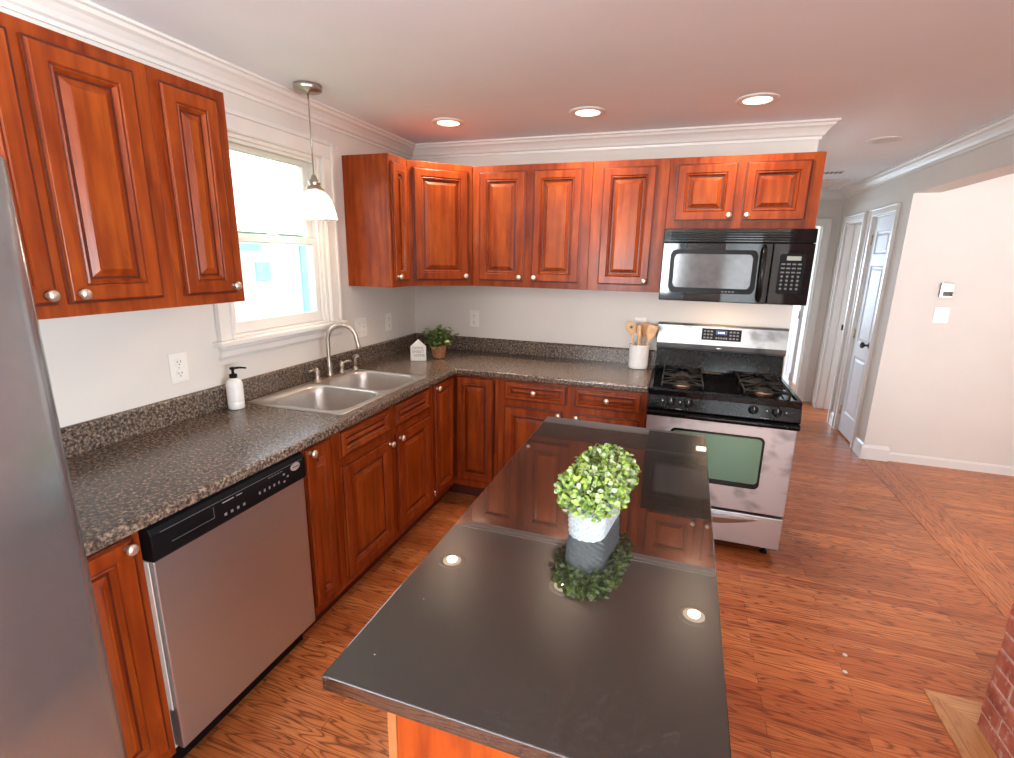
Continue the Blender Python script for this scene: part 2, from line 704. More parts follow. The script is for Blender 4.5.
# ------------------------------------------------------------------ room shell
XB, XR, TW, YJ, YE, XO, YS = 2.593, 3.52, .17, 1.2865, 3.12, 6.5, -6.2
BIG = 6.1
struct('floor', MB().box(-.12, XO + .12, YS - .12, BIG, -.1, 0), 'oak')
struct('ceiling', MB().box(-.12, XO + .12, YS - .12, BIG, H, H + .1), 'ceil')
WY0, WY1, WZ0, WZ1 = -1.70, -1.015, 1.215, 2.115   # kitchen window opening
struct('wall_left', MB().cells([YS - .12, WY0, WY1, .12], [0, WZ0, WZ1, H],
       lambda u, v: not (WY0 < u < WY1 and WZ0 < v < WZ1), -.12, 0, 'yzx'), 'wall')
struct('wall_back', MB().box(0, XB, 0, .12, 0, H), 'wall')
struct('wall_hall_left', MB().box(XB - .12, XB, .12, YE, 0, H), 'wall')
HX0, HX1, HZ = 2.72, 3.375, 2.02     # end-of-hall doorway
struct('wall_hall_end', MB().cells([-.12, HX0, HX1, XR], [0, HZ, H], lambda u, v: not (HX0 < u < HX1 and v < HZ), YE, YE + .12, 'xzy'), 'wall')
CY0, CY1, BY0, BY1, DZ = 1.55, 2.06, 2.33, 2.86, 2.02
struct('wall_right', MB().cells([YS, YJ, CY0, CY1, BY0, BY1, YE, BIG], [0, DZ, 2.127, H],
       lambda u, v: not (u < YJ and v < 2.127) and not ((CY0 < u < CY1 or BY0 < u < BY1) and v < DZ), XR, XR + TW, 'yzx'), 'wall')
struct('wall_living', MB().box(XR + TW, XO, 1.31, 1.43, 0, H), 'wall')
struct('wall_outer', MB().cells([YS - .12, -5.7, -3.1, 2.4, 4.0, BIG], [0, .7, 2.1, H],
       lambda u, v: not (.7 < v < 2.1 and (-5.7 < u < -3.1 or 2.4 < u < 4.0)), XO, XO + .12, 'yzx'), 'wall')
struct('wall_rear', MB().cells([-.12, .2, 1.5, 2.45, 3.35, XO], [0, .05, .9, 2.1, H], lambda u, v: not ((2.45 < u < 3.35 and .05 < v < 2.1) or (.2 < u < 1.5 and .9 < v < 2.1)), YS - .12, YS, 'xzy'), 'wall')
struct('wall_north', MB().cells([-.12, 1.0, 2.6, XO], [0, .8, 2.0, H], lambda u, v: not (1.0 < u < 2.6 and .8 < v < 2.0), BIG - .12, BIG, 'xzy'), 'wall')

# crown moulding round the kitchen and hall
crown = [(0, 0), (0, -.088), (.010, -.088), (.012, -.074), (.022, -.068), (.030, -.052), (.046, -.034), (.060, -.026), (.066, -.014), (.078, -.010), (.078, 0)]
struct('trim_1', MB().sweep([(0, YS), (0, 0), (XB, 0), (XB, YE), (XR, YE), (XR, YS)], crown, H - .0005), 'trim')
# baseboards
bb = [(0, 0), (.016, 0), (.016, .10), (.010, .118), (0, .13)]
struct('baseboard_right', MB().sweep([(XR, CY0 - .06), (XR, YJ), (XR + TW, YJ), (XR + TW, 1.31)], bb, .0005), 'trim')
bs = [(0, 0), (.013, 0), (.013, .060), (.006, .070), (0, .075)]
struct('baseboard_living', MB().sweep([(XR + TW + .018, 1.31), (XO, 1.31)], bs, .0005), 'trim')
struct('baseboard_hall', MB().sweep([(XR, BY0 - .06), (XR, CY1 + .06)], bb, .0005), 'trim')

# floor border where a wall once stood, with a step of boards running the other way
struct('trim_2', MB().box(XR, XR + .25, -1.50, 1.268, .0003, .0022), 'oakstrip')
# oak strips around the brick column's foot
BX, BYF = 3.085, -1.525
hb = MB()
hb.prism([(BX - .115, BYF + .115), (BX - .002, BYF + .002), (BX - .002, -3.2), (BX - .115, -3.2)], .0003, .008)
struct('trim_3', hb, 'hearthwood')
hb = MB()
hb.prism([(BX - .115, BYF + .115), (4.0, BYF + .115), (4.0, BYF + .002), (BX - .002, BYF + .002)], .0003, .008)
struct('trim_4', hb, 'hearthwoodx')


# casings: flat boards with a bead round a doorway; plane given by axis
def casing(mb, u0, u1, top, face, sgn, axis, w=.062, t=.016, head=None):
    """u along the wall, face = wall surface coordinate, sgn = outward"""
    def bx(a0, a1, z0, z1, t0, t1):
        f0, f1 = sorted((face + sgn * t0, face + sgn * t1))
        if axis == 'x':
            mb.box(f0, f1, a0, a1, z0, z1)
        else:
            mb.box(a0, a1, f0, f1, z0, z1)
    for (a0, a1, b0, b1) in ((u0 - w, u0, u0 - w, u0 - w + .014), (u1, u1 + w, u1 + w - .014, u1 + w)):
        bx(a0, a1, 0, top, 0, t)
        bx(b0, b1, 0, top + w - .014, t, t + .008)
    bx(u0 - w, u1 + w, top, top + w, 0, t)
    bx(u0 - w, u1 + w, top + w - .014, top + w, t, t + .008)


def sixpanel(mb, w, h, t=.035, single=False):
    """door leaf from (0,0,0) to (w,0,h), faces toward -y and +y"""
    st = .105 * w / .6
    ms = .09 * w / .6
    ux = [0, st, (w - ms) / 2, (w + ms) / 2, w - st, w]
    vz = [0, .20, .20 + .56, .76 + .13, .89 + .70, 1.59 + .10, h - .12, h]
    vz = [z * h / 2.01 if z not in (h, h - .12) else z for z in vz]
    if single:
        ux = [0, st, w - st, w]
    for i in range(len(ux) - 1):
        for j in range(7):
            panel = i in (1, 3) and (not single or i == 1) and j in (1, 3, 5)
            for side in (0, 1):
                y = 0 if side == 0 else t
                sg = 1 if side == 0 else -1
                x0, x1, z0, z1 = ux[i], ux[i + 1], vz[j], vz[j + 1]
                if not panel:
                    mb.face([(x0, y, z0), (x1, y, z0), (x1, y, z1), (x0, y, z1)])
                else:
                    rings = []
                    for ins, dep in ((0, 0), (.006, .006), (.014, .009), (.024, .009), (.042, .003)):
                        yy = y + sg * dep
                        rings.append([(x0 + ins, yy, z0 + ins), (x1 - ins, yy, z0 + ins), (x1 - ins, yy, z1 - ins), (x0 + ins, yy, z1 - ins)])
                    mb.loops(rings, cap1=True, smooth=False)
    mb.loops([[(0, 0, 0), (w, 0, 0), (w, 0, h), (0, 0, h)], [(0, t, 0), (w, t, 0), (w, t, h), (0, t, h)]], smooth=False)
    bmesh.ops.remove_doubles(mb.bm, verts=mb.bm.verts[:], dist=.0001)
    return mb


def doorknob(parent, x, z, y=0, sg=-1, mat='bronze'):
    k = MB()
    ax = '-y' if sg < 0 else 'y'
    k.lathe([(.030, 0), (.031, .005), (.024, .010), (.010, .014), (.009, .034), (.018, .040), (.027, .050), (.028, .060), (.020, .069), (.006, .072)], axis=ax, seg=20)
    return tag(k.build('door_handle', mat, parent, (x, y, z)), 'dark bronze round door knob')


def hinge(parent, x, z, y, mat='brass'):
    k = MB().box(-.011, .011, -.004, .0, -.04, .04).lathe([(.006, -.045), (.006, .045)], c=(0, -.006, 0), seg=10)
    return k.build('hinge', mat, parent, (x, y, z))


# door_1: closed closet door in the right hall wall
d1 = sempty('door_1', (XR, CY1, 0), -pi / 2)       # local x runs toward -y, local -y faces -x
W1 = CY1 - CY0
mb = MB()
casing(mb, 0, W1, DZ, 0, -1, 'y')
mb.box(0, .012, .0, TW, 0, DZ).box(W1 - .012, W1, .0, TW, 0, DZ).box(.012, W1 - .012, 0, TW, DZ - .012, DZ)
mb.build('door_frame', 'trim', d1, bevel=.003)
lf = sixpanel(MB(), W1 - .032, DZ - .030, single=True).build('door_leaf', 'doorw', d1, (.016, .012, .016))
doorknob(lf, W1 - .032 - .055, .90)
for z in (.2, .95, 1.80):
    hinge(lf, -.002, z, 0)

# door_2: open doorway further along the hall, strike plate on its far jamb
d2 = sempty('door_2', (XR, BY1, 0), -pi / 2)
W2 = BY1 - BY0
mb = MB()
casing(mb, 0, W2, DZ, 0, -1, 'y')
mb.box(0, .014, 0, TW, 0, DZ).box(W2 - .014, W2, 0, TW, 0, DZ).box(.014, W2 - .014, 0, TW, DZ - .014, DZ)
mb.box(.014, .026, .07, .10, 0, DZ - .014).box(W2 - .026, W2 - .014, .07, .10, 0, DZ - .014).box(.026, W2 - .026, .07, .10, DZ - .026, DZ - .014)
mb.build('door_frame', 'trim', d2, bevel=.003)
MB().box(.0142, .0162, .105, .135, .90, .96).box(.0162, .018, .112, .128, .918, .942).build('strike_plate', 'bronze', d2)

# door_3: doorway at the end of the hall, leaf swung open into the room behind
d3 = sempty('door_3', (HX0, YE, 0), 0)
W3 = HX1 - HX0
mb = MB()
casing(mb, 0, W3, HZ, 0, -1, 'y')
mb.box(0, .014, 0, .12, 0, HZ).box(W3 - .014, W3, 0, .12, 0, HZ).box(.014, W3 - .014, 0, .12, HZ - .014, HZ)
mb.build('door_frame', 'trim', d3, bevel=.003)
lf = sixpanel(MB(), W3 - .03, HZ - .03).build('door_leaf', 'doorw', d3, (W3 - .052, .125, .012), (0, 0, radians(90 + 1)))
doorknob(lf, W3 - .03 - .055, .93, y=.035, sg=1)
for z in (.25, 1.0, 1.78):
    MB().box(-.012, .012, .035, .040, -.045, .045).lathe([(.007, -.048), (.007, .048)], c=(-.012, .042, 0), seg=10).build('hinge', 'brass', lf, (.004, 0, z))

# kitchen window
w1 = sempty('window_1', (0, 0, 0))
mb = MB()
cw = .088
y0, y1, z0, z1 = WY0, WY1, WZ0, WZ1
for a0, a1 in ((y0 - cw, y0), (y1, y1 + cw)):
    mb.box(0, .016, a0, a1, z0, z1)
mb.box(0, .017, y0 - cw, y1 + cw, z1, z1 + cw)
for a0 in (y0 - cw, y1 + cw - .02):
    mb.box(.016, .030, a0, a0 + .02, z0, z1 + cw)
mb.box(.017, .030, y0 - cw + .02, y1 + cw - .02, z1 + cw - .02, z1 + cw)
for a0 in (y0 - .016, y1 + .004):
    mb.box(.016, .022, a0, a0 + .012, z0, z1 + .012)
mb.box(.016, .022, y0 - .004, y1 + .004, z1 + .004, z1 + .016)
mb.build('window_frame', 'trim', w1, bevel=.003)
mb = MB()       # jamb liner and stops
mb.box(-.118, 0, y0, y0 + .018, z0, z1).box(-.118, 0, y1 - .018, y1, z0, z1)
mb.box(-.118, 0, y0 + .018, y1 - .018, z1 - .018, z1).box(-.118, 0, y0 + .018, y1 - .018, z0, z0 + .012)
mb.box(-.030, -.014, y0 + .018, y0 + .034, z0 + .012, z1 - .018).box(-.030, -.014, y1 - .034, y1 - .018, z0 + .012, z1 - .018)
mb.box(-.030, -.014, y0 + .034, y1 - .034, z1 - .034, z1 - .018)
mb.build('window_jamb', 'trim', w1, bevel=.002)
zm = (z0 + z1) / 2 + .005


def sash(xa, xb, za, zb, bot):
    s_ = .042
    q = MB()
    q.cells([y0 + .019, y0 + .019 + s_, y1 - .019 - s_, y1 - .019], [za, za + bot, zb - .036, zb],
            lambda u, v: not (y0 + .019 + s_ < u < y1 - .019 - s_ and za + bot < v < zb - .036), xa, xb, 'yzx')
    so = q.build('sash', 'trim', w1, bevel=.004)
    xm = (xa + xb) / 2
    MB().box(xm - .002, xm + .002, y0 + .019 + s_, y1 - .019 - s_, za + bot, zb - .036).build('pane', 'glass', so)
    return so


lo = sash(-.062, -.032, z0 + .0125, zm + .018, .055)
sash(-.096, -.066, zm - .018, z1 - .0185, .036)
MB().box(-.055, -.030, (y0 + y1) / 2 - .025, (y0 + y1) / 2 + .025, zm + .0185, zm + .028).lathe([(.012, 0), (.012, .010), (.006, .014)], c=(-.042, (y0 + y1) / 2, zm + .026), seg=12).build('sash_lock', 'trim', lo)
mb = MB()
mb.box(-.012, .048, y0 - cw - .022, y1 + cw + .022, z0 - .026, z0)
mb.build('window_sill', 'trim', w1, bevel=.006, seg=3)
MB().sweep([(0, y0 - cw), (0, y1 + cw)], [(0, 0), (.012, 0), (.018, .012), (.020, .035), (.026, .046), (.026, .058), (0, .058)], z0 - .085).build('window_apron', 'trim', w1)


# frames of the unseen windows; the left rear one is added for light
def simple_window(name, axis, face0, face1, a0, a1, z0, z1, mull):
    e = sempty(name)
    q = MB()
    us = [a0, a0 + .05] + sum([[x - .025, x + .025] for x in mull], []) + [a1 - .05, a1]
    def ins(u, v):
        if v < z0 + .05 or v > z1 - .05 or u < a0 + .05 or u > a1 - .05:
            return True
        return any(abs(u - x) < .025 for x in mull)
    q.cells(us, [z0, z0 + .05, z1 - .05, z1], ins, face0, face1, 'yzx' if axis == 'x' else 'xzy')
    q.build('window_frame', 'trim', e)
    mid = (face0 + face1) / 2
    if axis == 'x':
        MB().box(mid - .003, mid + .003, a0 + .05, a1 - .05, z0 + .05, z1 - .05).build('pane', 'glass', e)
    else:
        MB().box(a0 + .05, a1 - .05, mid - .003, mid + .003, z0 + .05, z1 - .05).build('pane', 'glass', e)


simple_window('window_2', 'x', XO + .04, XO + .08, -5.7, -3.1, .7, 2.1, (-4.4,))
simple_window('window_3', 'x', XO + .04, XO + .08, 2.4, 4.0, .7, 2.1, (3.2,))
simple_window('window_4', 'y', YS - .08, YS - .04, 2.45, 3.35, .05, 2.1, (2.9,))
simple_window('added_window', 'y', YS - .08, YS - .04, .2, 1.5, .9, 2.1, (.85,))  # unseen window added as a place for the rear fill lamp
simple_window('window_5', 'y', BIG - .08, BIG - .04, 1.0, 2.6, .8, 2.0, (1.8,))

# outside: lawn and the neighbour's house seen through the kitchen window
struct('ground', MB().box(-30, 30, -30, 30, -.8, -.7), 'grass')
nh = thing('house', 'white sided neighbouring house seen through the kitchen window', 'house', (-7.5, 5.6, -.7))
MB().box(-5, 0, -5, 2.2, 0, 2.75).build('wall', 'siding', nh)
MB().prism([(-5.3, 2.76), (.35, 2.76), (-2.5, 4.4)], -5.3, 2.5, mat=Matrix(((1, 0, 0, 0), (0, 0, 1, 0), (0, 1, 0, 0), (0, 0, 0, 1)))).build('roof', 'siding', nh)
f = MB().box(0.001, .05, .30, .73, 1.68, 2.10).build('window', 'winblue', nh)
f = MB().box(0.001, .05, -.12, .50, 2.38, 2.50).build('window', 'winblue', nh)
f = MB().box(0.001, .05, 1.80, 2.05, .75, 2.5).build('window', 'winblue', nh)


def tree(x, y, h, r, label):
    t = thing('tree', label, 'tree', (x, y, -.7), 0, 'trees in the back garden')
    MB().tube([(0, 0, 0), (.05, .02, h * .4), (0, .05, h * .75)], [.16, .12, .05], 10).build('trunk', 'bark', t)
    q = MB()
    rg = random.Random(int(x * 10 + 99))
    for _ in range(420):
        a, b, c = rg.gauss(0, 1), rg.gauss(0, 1), rg.gauss(0, 1)
        d = Vector((a, b, c)).normalized() * r * (.55 + .5 * rg.random())
        p = Vector((d.x, d.y, h * .68 + d.z * .9))
        u = Vector((rg.gauss(0, 1), rg.gauss(0, 1), rg.gauss(0, 1))).normalized() * .22
        w_ = u.cross(Vector((rg.gauss(0, 1), rg.gauss(0, 1), 1))).normalized() * .14
        q.face([p - u, p - w_, p + u, p + w_])
    q.build('foliage', 'leafmass', t)


tree(7.6, -13.5, 4.6, 1.7, 'right hand leafy tree in the garden behind the patio door')
tree(2.2, -15.0, 5.2, 1.9, 'left hand leafy tree in the garden behind the patio door')


# ------------------------------------------------------------------ cabinets
def knob_mesh():
    k = MB()
    k.lathe([(.0085, 0), (.0085, .002), (.0055, .005), (.0055, .012), (.011, .016), (.0155, .020), (.0158, .024), (.013, .0285), (.007, .031), (.002, .0318)], axis='-y', seg=16)
    bmesh.ops.recalc_face_normals(k.bm, faces=k.bm.faces[:])
    me = bpy.data.meshes.new('knob')
    k.bm.to_mesh(me)
    k.bm.free()
    me.materials.append(M['knob'])
    return me


KM = knob_mesh()


def add_knob(parent, x, z, y=-.0195, label='satin nickel round knob'):
    o = bpy.data.objects.new('knob', KM)
    o.location = (x, y, z)
    COL.objects.link(o)
    o.parent = parent
    o['label'] = label
    return o


def panel_bm(w, h, fr):
    """raised-panel front, lower-left-back corner at the origin, face toward -y"""
    T = .0195
    pr = [(0, 0, 0), (0, .0115, 1), (.006, .012, 0), (.009, .0185, 0), (.011, T, 0), (fr, T, 0),
          (fr + .0035, .0155, 1), (fr + .006, .0160, 0), (fr + .010, .0180, 0), (fr + .015, .0120, 0),
          (fr + .019, .0065, 1), (fr + .026, .0065, 0)]
    bev = .019 if fr > .035 else .012
    pr += [(fr + .025 + bev, .0150, 0), (fr + .027 + bev, .0175, 0)]
    q = MB()
    rings, mis = [], []
    for i, d, g in pr:
        rings.append([(i, -d, i), (w - i, -d, i), (w - i, -d, h - i), (i, -d, h - i)])
        mis.append(g)
    q.loops(rings, closed=True, cap0=True, cap1=False, smooth=False, mis=mis)
    f = q.bm.faces.new([v for v in list(q.bm.verts)[-4:]])
    f.material_index = 2
    return q


def front(parent, name, x0, x1, z0, z1, yf, knob=None, fr=.048):
    q = panel_bm(x1 - x0, z1 - z0, fr)
    o = q.build(name, ['wood', 'glaze', 'field'], parent, (x0, yf, z0))
    if knob:
        add_knob(o, knob[0] - x0, knob[1] - z0)
    return o


UB, UT = 1.415, 2.160


def cabinet(name, label, loc, rz, w, d, z0, z1, doors=(), drawers=(), toe=0, group=None, side='panelwood', hollow=False):
    t = thing(name, label, 'cabinet', loc, rz, group)
    yb = -(d - .019)
    if hollow:
        q_ = MB().cells([.0006, .019, w - .019, w - .0006], [yb, -.020, -.002], lambda u, v: u < .019 or u > w - .019 or v > -.02, z0 + toe + .018, z1)
        q_.box(.0006, w - .0006, yb, -.002, z0 + toe, z0 + toe + .0179).build('body', side, t)
    else:
        MB().box(.0006, w - .0006, yb, -.002, z0 + toe, z1).build('body', side, t)
    # face frame with openings behind the fronts
    op = [(a + .012, b - .012, c + .012, e - .012) for a, b, c, e, *_ in list(doors) + list(drawers)]
    xs = sorted({.0006, w - .0006, *[o[0] for o in op], *[o[1] for o in op]})
    zs = sorted({z0 + toe, z1, *[o[2] for o in op], *[o[3] for o in op]})
    MB().cells(xs, zs, lambda u, v: not any(o[0] < u < o[1] and o[2] < v < o[3] for o in op), -d, yb - .0003, 'xzy').build('face_frame', 'wood', t, bevel=.0015)
    if toe:
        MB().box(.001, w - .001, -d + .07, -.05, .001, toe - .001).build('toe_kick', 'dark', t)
    for a, b, c, e, *k in doors:
        front(t, 'door', a, b, c, e, -d - .0005, k[0] if k else None)
    for a, b, c, e, *k in drawers:
        front(t, 'drawer' if k and k[0] else 'false_drawer_front', a, b, c, e, -d - .0005, k[0] if k else None, fr=.022)
    return t


L = pi / 2
GU, GB = 'cherry wall cabinets', 'cherry base cabinets'
DZ0, DZ1 = UB + .036, UT - .036
# left wall, uppers
YA, YB_, YC = -2.846, -2.19, -1.904
cabinet('wall_cabinet', 'wide two-door cherry wall cabinet at the left, beside the fridge top', (0, YA, 0), L, YB_ - YA, .31, UB, UT,
        doors=[(.022, .302, DZ0, DZ1, (.275, DZ0 + .028)), (.328, .328 + .277, DZ0, DZ1, (.354, DZ0 + .028))])
cabinet('wall_cabinet', 'narrow one-door cherry wall cabinet just left of the window', (0, YB_, 0), L, YC - YB_, .31, UB, UT,
        doors=[(.025, .241, DZ0, DZ1, (.220, DZ0 + .028))])
cabinet('wall_cabinet', 'narrow cherry wall cabinet right of the window, plain side panel showing', (0, -.82, 0), L, .209, .31, UB, UT,
        doors=[(.018, .188, DZ0, DZ1, (.04, DZ0 + .028))])
# diagonal corner upper
t = thing('corner_wall_cabinet', 'cherry wall cabinet set diagonally across the corner', 'cabinet', (0, 0, 0))
MB().prism([(.002, -.002), (.002, -.609), (.291, -.609), (.609, -.291), (.609, -.002)], UB, UT).build('body', 'panelwood', t)
ff = MB()
dw = .310 * math.sqrt(2) - .012
op = (.045, dw - .045, DZ0 + .012, DZ1 - .012)
ff.cells([.002, op[0], op[1], dw], [UB, op[2], op[3], UT], lambda u, v: not (op[0] < u < op[1] and op[2] < v < op[3]), -.0205, -.0003, 'xzy')
rot45 = radians(45)
o45 = Vector((.291 + .006, -.609 + .006, 0)) + Vector((cos(rot45), sin(rot45), 0)) * 0
ff.build('face_frame', 'wood', t, o45, (0, 0, rot45), bevel=.0015)
df = panel_bm(dw - .066, DZ1 - DZ0, .048).build('door', ['wood', 'glaze', 'field'], t, o45 + Matrix.Rotation(rot45, 3, 'Z') @ Vector((.033, -.021, DZ0)), (0, 0, rot45))
add_knob(df, dw - .066 - .027, .028)
# back wall uppers
X1, X2, X3, X4 = .611, 1.382, 1.8175, 2.5795
cabinet('wall_cabinet', 'two-door cherry wall cabinet in the middle of the back wall', (X1, 0, 0), 0, X2 - X1, .31, UB, UT,
        doors=[(.052, .362, DZ0, DZ1, (.336, DZ0 + .028)), (.410, .716, DZ0, DZ1, (.436, DZ0 + .028))])
cabinet('wall_cabinet', 'one-door cherry wall cabinet next to the microwave', (X2, 0, 0), 0, X3 - X2, .31, UB, UT,
        doors=[(.062, .368, DZ0, DZ1, (.343, DZ0 + .028))])
cabinet('wall_cabinet', 'short two-door cherry wall cabinet above the microwave', (X3, 0, 0), 0, X4 - X3, .31, 1.778, UT,
        doors=[(.040, .353, 1.818, DZ1, (.328, 1.848)), (.392, .706, 1.818, DZ1, (.418, 1.848))])
# base run, left wall
BD, TK, BT_ = .603, .105, .875
z0d, z1d, zr0, zr1 = .150, .700, .742, .862
cabinet('base_cabinet', 'narrow cherry base cabinet squeezed between fridge and dishwasher', (0, -2.846, 0), L, .226, BD, 0, BT_, toe=TK,
        doors=[(.02, .202, z0d, zr1, (.178, zr1 - .022))])
cabinet('base_cabinet', 'narrow cherry base cabinet between dishwasher and sink cabinet', (0, -2.008, 0), L, .19, BD, 0, BT_, toe=TK,
        doors=[(.018, .170, z0d, zr1, (.040, zr1 - .020))])
ys = -1.817
cabinet('sink_base_cabinet', 'cherry sink cabinet, two doors below two false drawer fronts', (0, ys, 0), L, .903, BD, 0, BT_, toe=TK, hollow=True,
        doors=[(.045, .435, z0d, z1d, (.415, z1d - .022)), (.492, .860, z0d, z1d, (.512, z1d - .022))],
        drawers=[(.045, .435, zr0, zr1, None), (.492, .860, zr0, zr1, None)])
# lazy-susan corner
t = thing('corner_base_cabinet', 'cherry corner base cabinet with two doors meeting at the inside corner', 'cabinet', (0, 0, 0))
c_ = .584
MB().prism([(.002, -.002), (.002, -.913), (c_, -.913), (c_, -c_), (.913, -c_), (.913, -.002)], TK, BT_).build('body', 'panelwood', t)
fl = MB()
fl.box(c_ + .0003, BD, -.913, -.895, TK, BT_).box(c_ + .0003, BD, -.895, -BD, TK, z0d + .012).box(c_ + .0003, BD, -.895, -BD, zr1 - .012, BT_)
fl.box(BD, .895, -BD, -c_ - .0003, TK, z0d + .012).box(BD, .895, -BD, -c_ - .0003, zr1 - .012, BT_).box(.895, .913, -BD, -c_ - .0003, TK, BT_)
fl.build('face_frame', 'wood', t)
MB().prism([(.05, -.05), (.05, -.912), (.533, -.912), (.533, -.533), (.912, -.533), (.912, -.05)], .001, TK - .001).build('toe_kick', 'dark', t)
dr = panel_bm(.27, zr1 - z0d, .040).build('door', ['wood', 'glaze', 'field'], t, (BD + .0005, -.898, z0d), (0, 0, L))
add_knob(dr, .022, zr1 - z0d - .022)
panel_bm(.255, zr1 - z0d, .040).build('door', ['wood', 'glaze', 'field'], t, (BD + .026, -BD - .0005, z0d))
MB().lathe([(.006, -.02), (.006, .02)], c=(BD + .008, -.901, z0d + .02), seg=10).build('hinge', 'chrome', t)
# back wall base
cabinet('base_cabinet', 'cherry base cabinet left of the stove, two drawers above two doors', (.914, 0, 0), 0, X3 - .916, BD, 0, BT_, toe=TK,
        doors=[(.043, .417, z0d, z1d, (.396, z1d - .018)), (.484, .870, z0d, z1d, (.506, z1d - .018))],
        drawers=[(.043, .450 - .012, zr0, zr1, (.236, .803)), (.484, .870, zr0, zr1, (.676, .803))])

# ------------------------------------------------------------------ worktop with splashback
CT = .914
SX0, SX1, SY0, SY1 = .055, .582, -1.720, -.915      # sink cut-out outer
E = .64
wt = thing('countertop', 'L-shaped speckled brown laminate worktop with low splashback', 'countertop', (0, 0, 0))
us = [.002, SX0 + .02, SX1 - .02, E, X3 - .0015]
vs = [-2.844, SY0 + .02, SY1 - .02, -E, -.002]


def inC(u, v):
    if u > E and v < -E:
        return False
    return not (SX0 + .02 < u < SX1 - .02 and SY0 + .02 < v < SY1 - .02)


MB().cells(us, vs, inC, BT_ + .001, CT, 'xyz').build('worktop', 'laminate', wt, bevel=.010, seg=4)
sp = MB()
sp.sweep([(.0015, -2.844), (.0015, -.0015), (X3 - .0015, -.0015)], [(0, 0), (.019, 0), (.019, .092), (.015, .098), (.008, .101), (0, .101)], CT + .0003)
sp.build('splashback', 'laminate', wt)

# ------------------------------------------------------------------ sink and tap
sk = thing('sink', 'double-bowl stainless steel drop-in sink under the window', 'sink', (0, 0, CT))
q = MB()
r_ = [SX0, SX1, SY0, SY1]
zt = .0065
ymid = (SY0 + SY1) / 2
q.loops([rr(SX0, SX1, SY0, SY1, .03, .0012), rr(SX0 + .004, SX1 - .004, SY0 + .004, SY1 - .004, .028, zt)], smooth=True)
inner = (SX0 + .004, SX1 - .004, SY0 + .004, SY1 - .004)
bx0, bx1 = SX0 + .085, SX1 - .028
for by0, by1, cy0, cy1 in ((SY0 + .03, ymid - .013, inner[2], ymid), (ymid + .013, SY1 - .03, ymid, inner[3])):
    x0, x1 = inner[0], inner[1]
    # outer cell outline uses the rim's rounded corners only at the far side
    out = rr(x0, x1, cy0, cy1, .0006, zt)
    R = .085
    q.loops([out, rr(bx0, bx1, by0, by1, R, zt), rr(bx0 + .003, bx1 - .003, by0 + .003, by1 - .003, R, zt - .006),
             rr(bx0 + .008, bx1 - .008, by0 + .008, by1 - .008, R, -.03), rr(bx0 + .014, bx1 - .014, by0 + .014, by1 - .014, R, -.13),
             rr(bx0 + .022, bx1 - .022, by0 + .022, by1 - .022, R * .95, -.155), rr(bx0 + .045, bx1 - .045, by0 + .045, by1 - .045, R * .8, -.165),
             rr(bx0 + .14, bx1 - .14, by0 + .11, by1 - .11, .04, -.170)], cap1=True)
bm_ = q.build('basin', 'sinksteel', sk)
for cy in ((SY0 + .03 + ymid - .013) / 2, (SY1 - .03 + ymid + .013) / 2):
    MB().lathe([(.045, 0), (.045, .002), (.036, .003), (.032, -.0005), (.010, .0005), (.006, .004), (.001, .005)], c=((bx0 + bx1) / 2, cy, -.1695), seg=24).build('drain', 'chrome', sk)

fz = CT + zt + .0005
fy = -1.17
fx = SX0 + .045
fc = thing('faucet', 'brushed nickel gooseneck faucet with two lever handles behind the sink', 'faucet', (fx, fy, fz))
q = MB()
q.loops([rr(-.027, .027, -.13, .13, .026, 0), rr(-.027, .027, -.13, .13, .026, .006), rr(-.020, .020, -.12, .12, .019, .010)], cap0=True, cap1=True)
q.build('deck_plate', 'nickel', fc)
pts = [(0, 0, .01)]
rad = [.022]
for z, r in ((.02, .020), (.035, .015), (.055, .017), (.075, .0165), (.095, .012), (.12, .0115)):
    pts.append((0, 0, z))
    rad.append(r)
N = 14
Rg = .078
for i in range(1, N + 1):
    a = pi * i / N * 1.0
    pts.append((Rg - Rg * cos(a), -0.0, .215 + Rg * sin(a) * 1.08))
    rad.append(.0115)
pts.insert(7, (0, 0, .215))
rad.insert(7, .0115)
pts.append((2 * Rg + .006, 0, .19))
rad.append(.0115)
pts.append((2 * Rg + .008, 0, .178))
rad.append(.0145)
pts.append((2 * Rg + .009, 0, .165))
rad.append(.0140)
ang = Matrix.Rotation(radians(28), 3, 'Z')
pts = [ang @ Vector(p) for p in pts]
MB().tube(pts, rad, 16).build('spout', 'nickel', fc)
for sy, dx, dy in ((-.105, .010, -.075), (.105, .030, .055)):
    q = MB().lathe([(.021, .008), (.020, .014), (.013, .024), (.014, .04), (.017, .05), (.015, .06), (.010, .066), (.007, .074), (.003, .078)], c=(0, sy, 0), seg=16)
    q.tube([(0, sy, .060), (dx * .5, sy + dy * .5, .072), (dx, sy + dy, .070)], [.006, .0055, .007], 8)
    q.build('handle', 'nickel', fc)
sp_ = thing('side_sprayer', 'small nickel side sprayer at the right end of the sink deck', 'sprayer', (fx, fy + .235, fz))
MB().lathe([(.022, 0), (.021, .006), (.013, .014), (.012, .022)], seg=16).build('holder', 'nickel', sp_)
q = MB().lathe([(.010, .020), (.013, .035), (.013, .060), (.015, .072), (.014, .082), (.006, .088)], seg=16)
q.tube([(0, 0, .077), (.02, -.012, .088), (.034, -.020, .090)], [.009, .010, .011], 10)
q.build('spray_head', 'nickel', sp_)

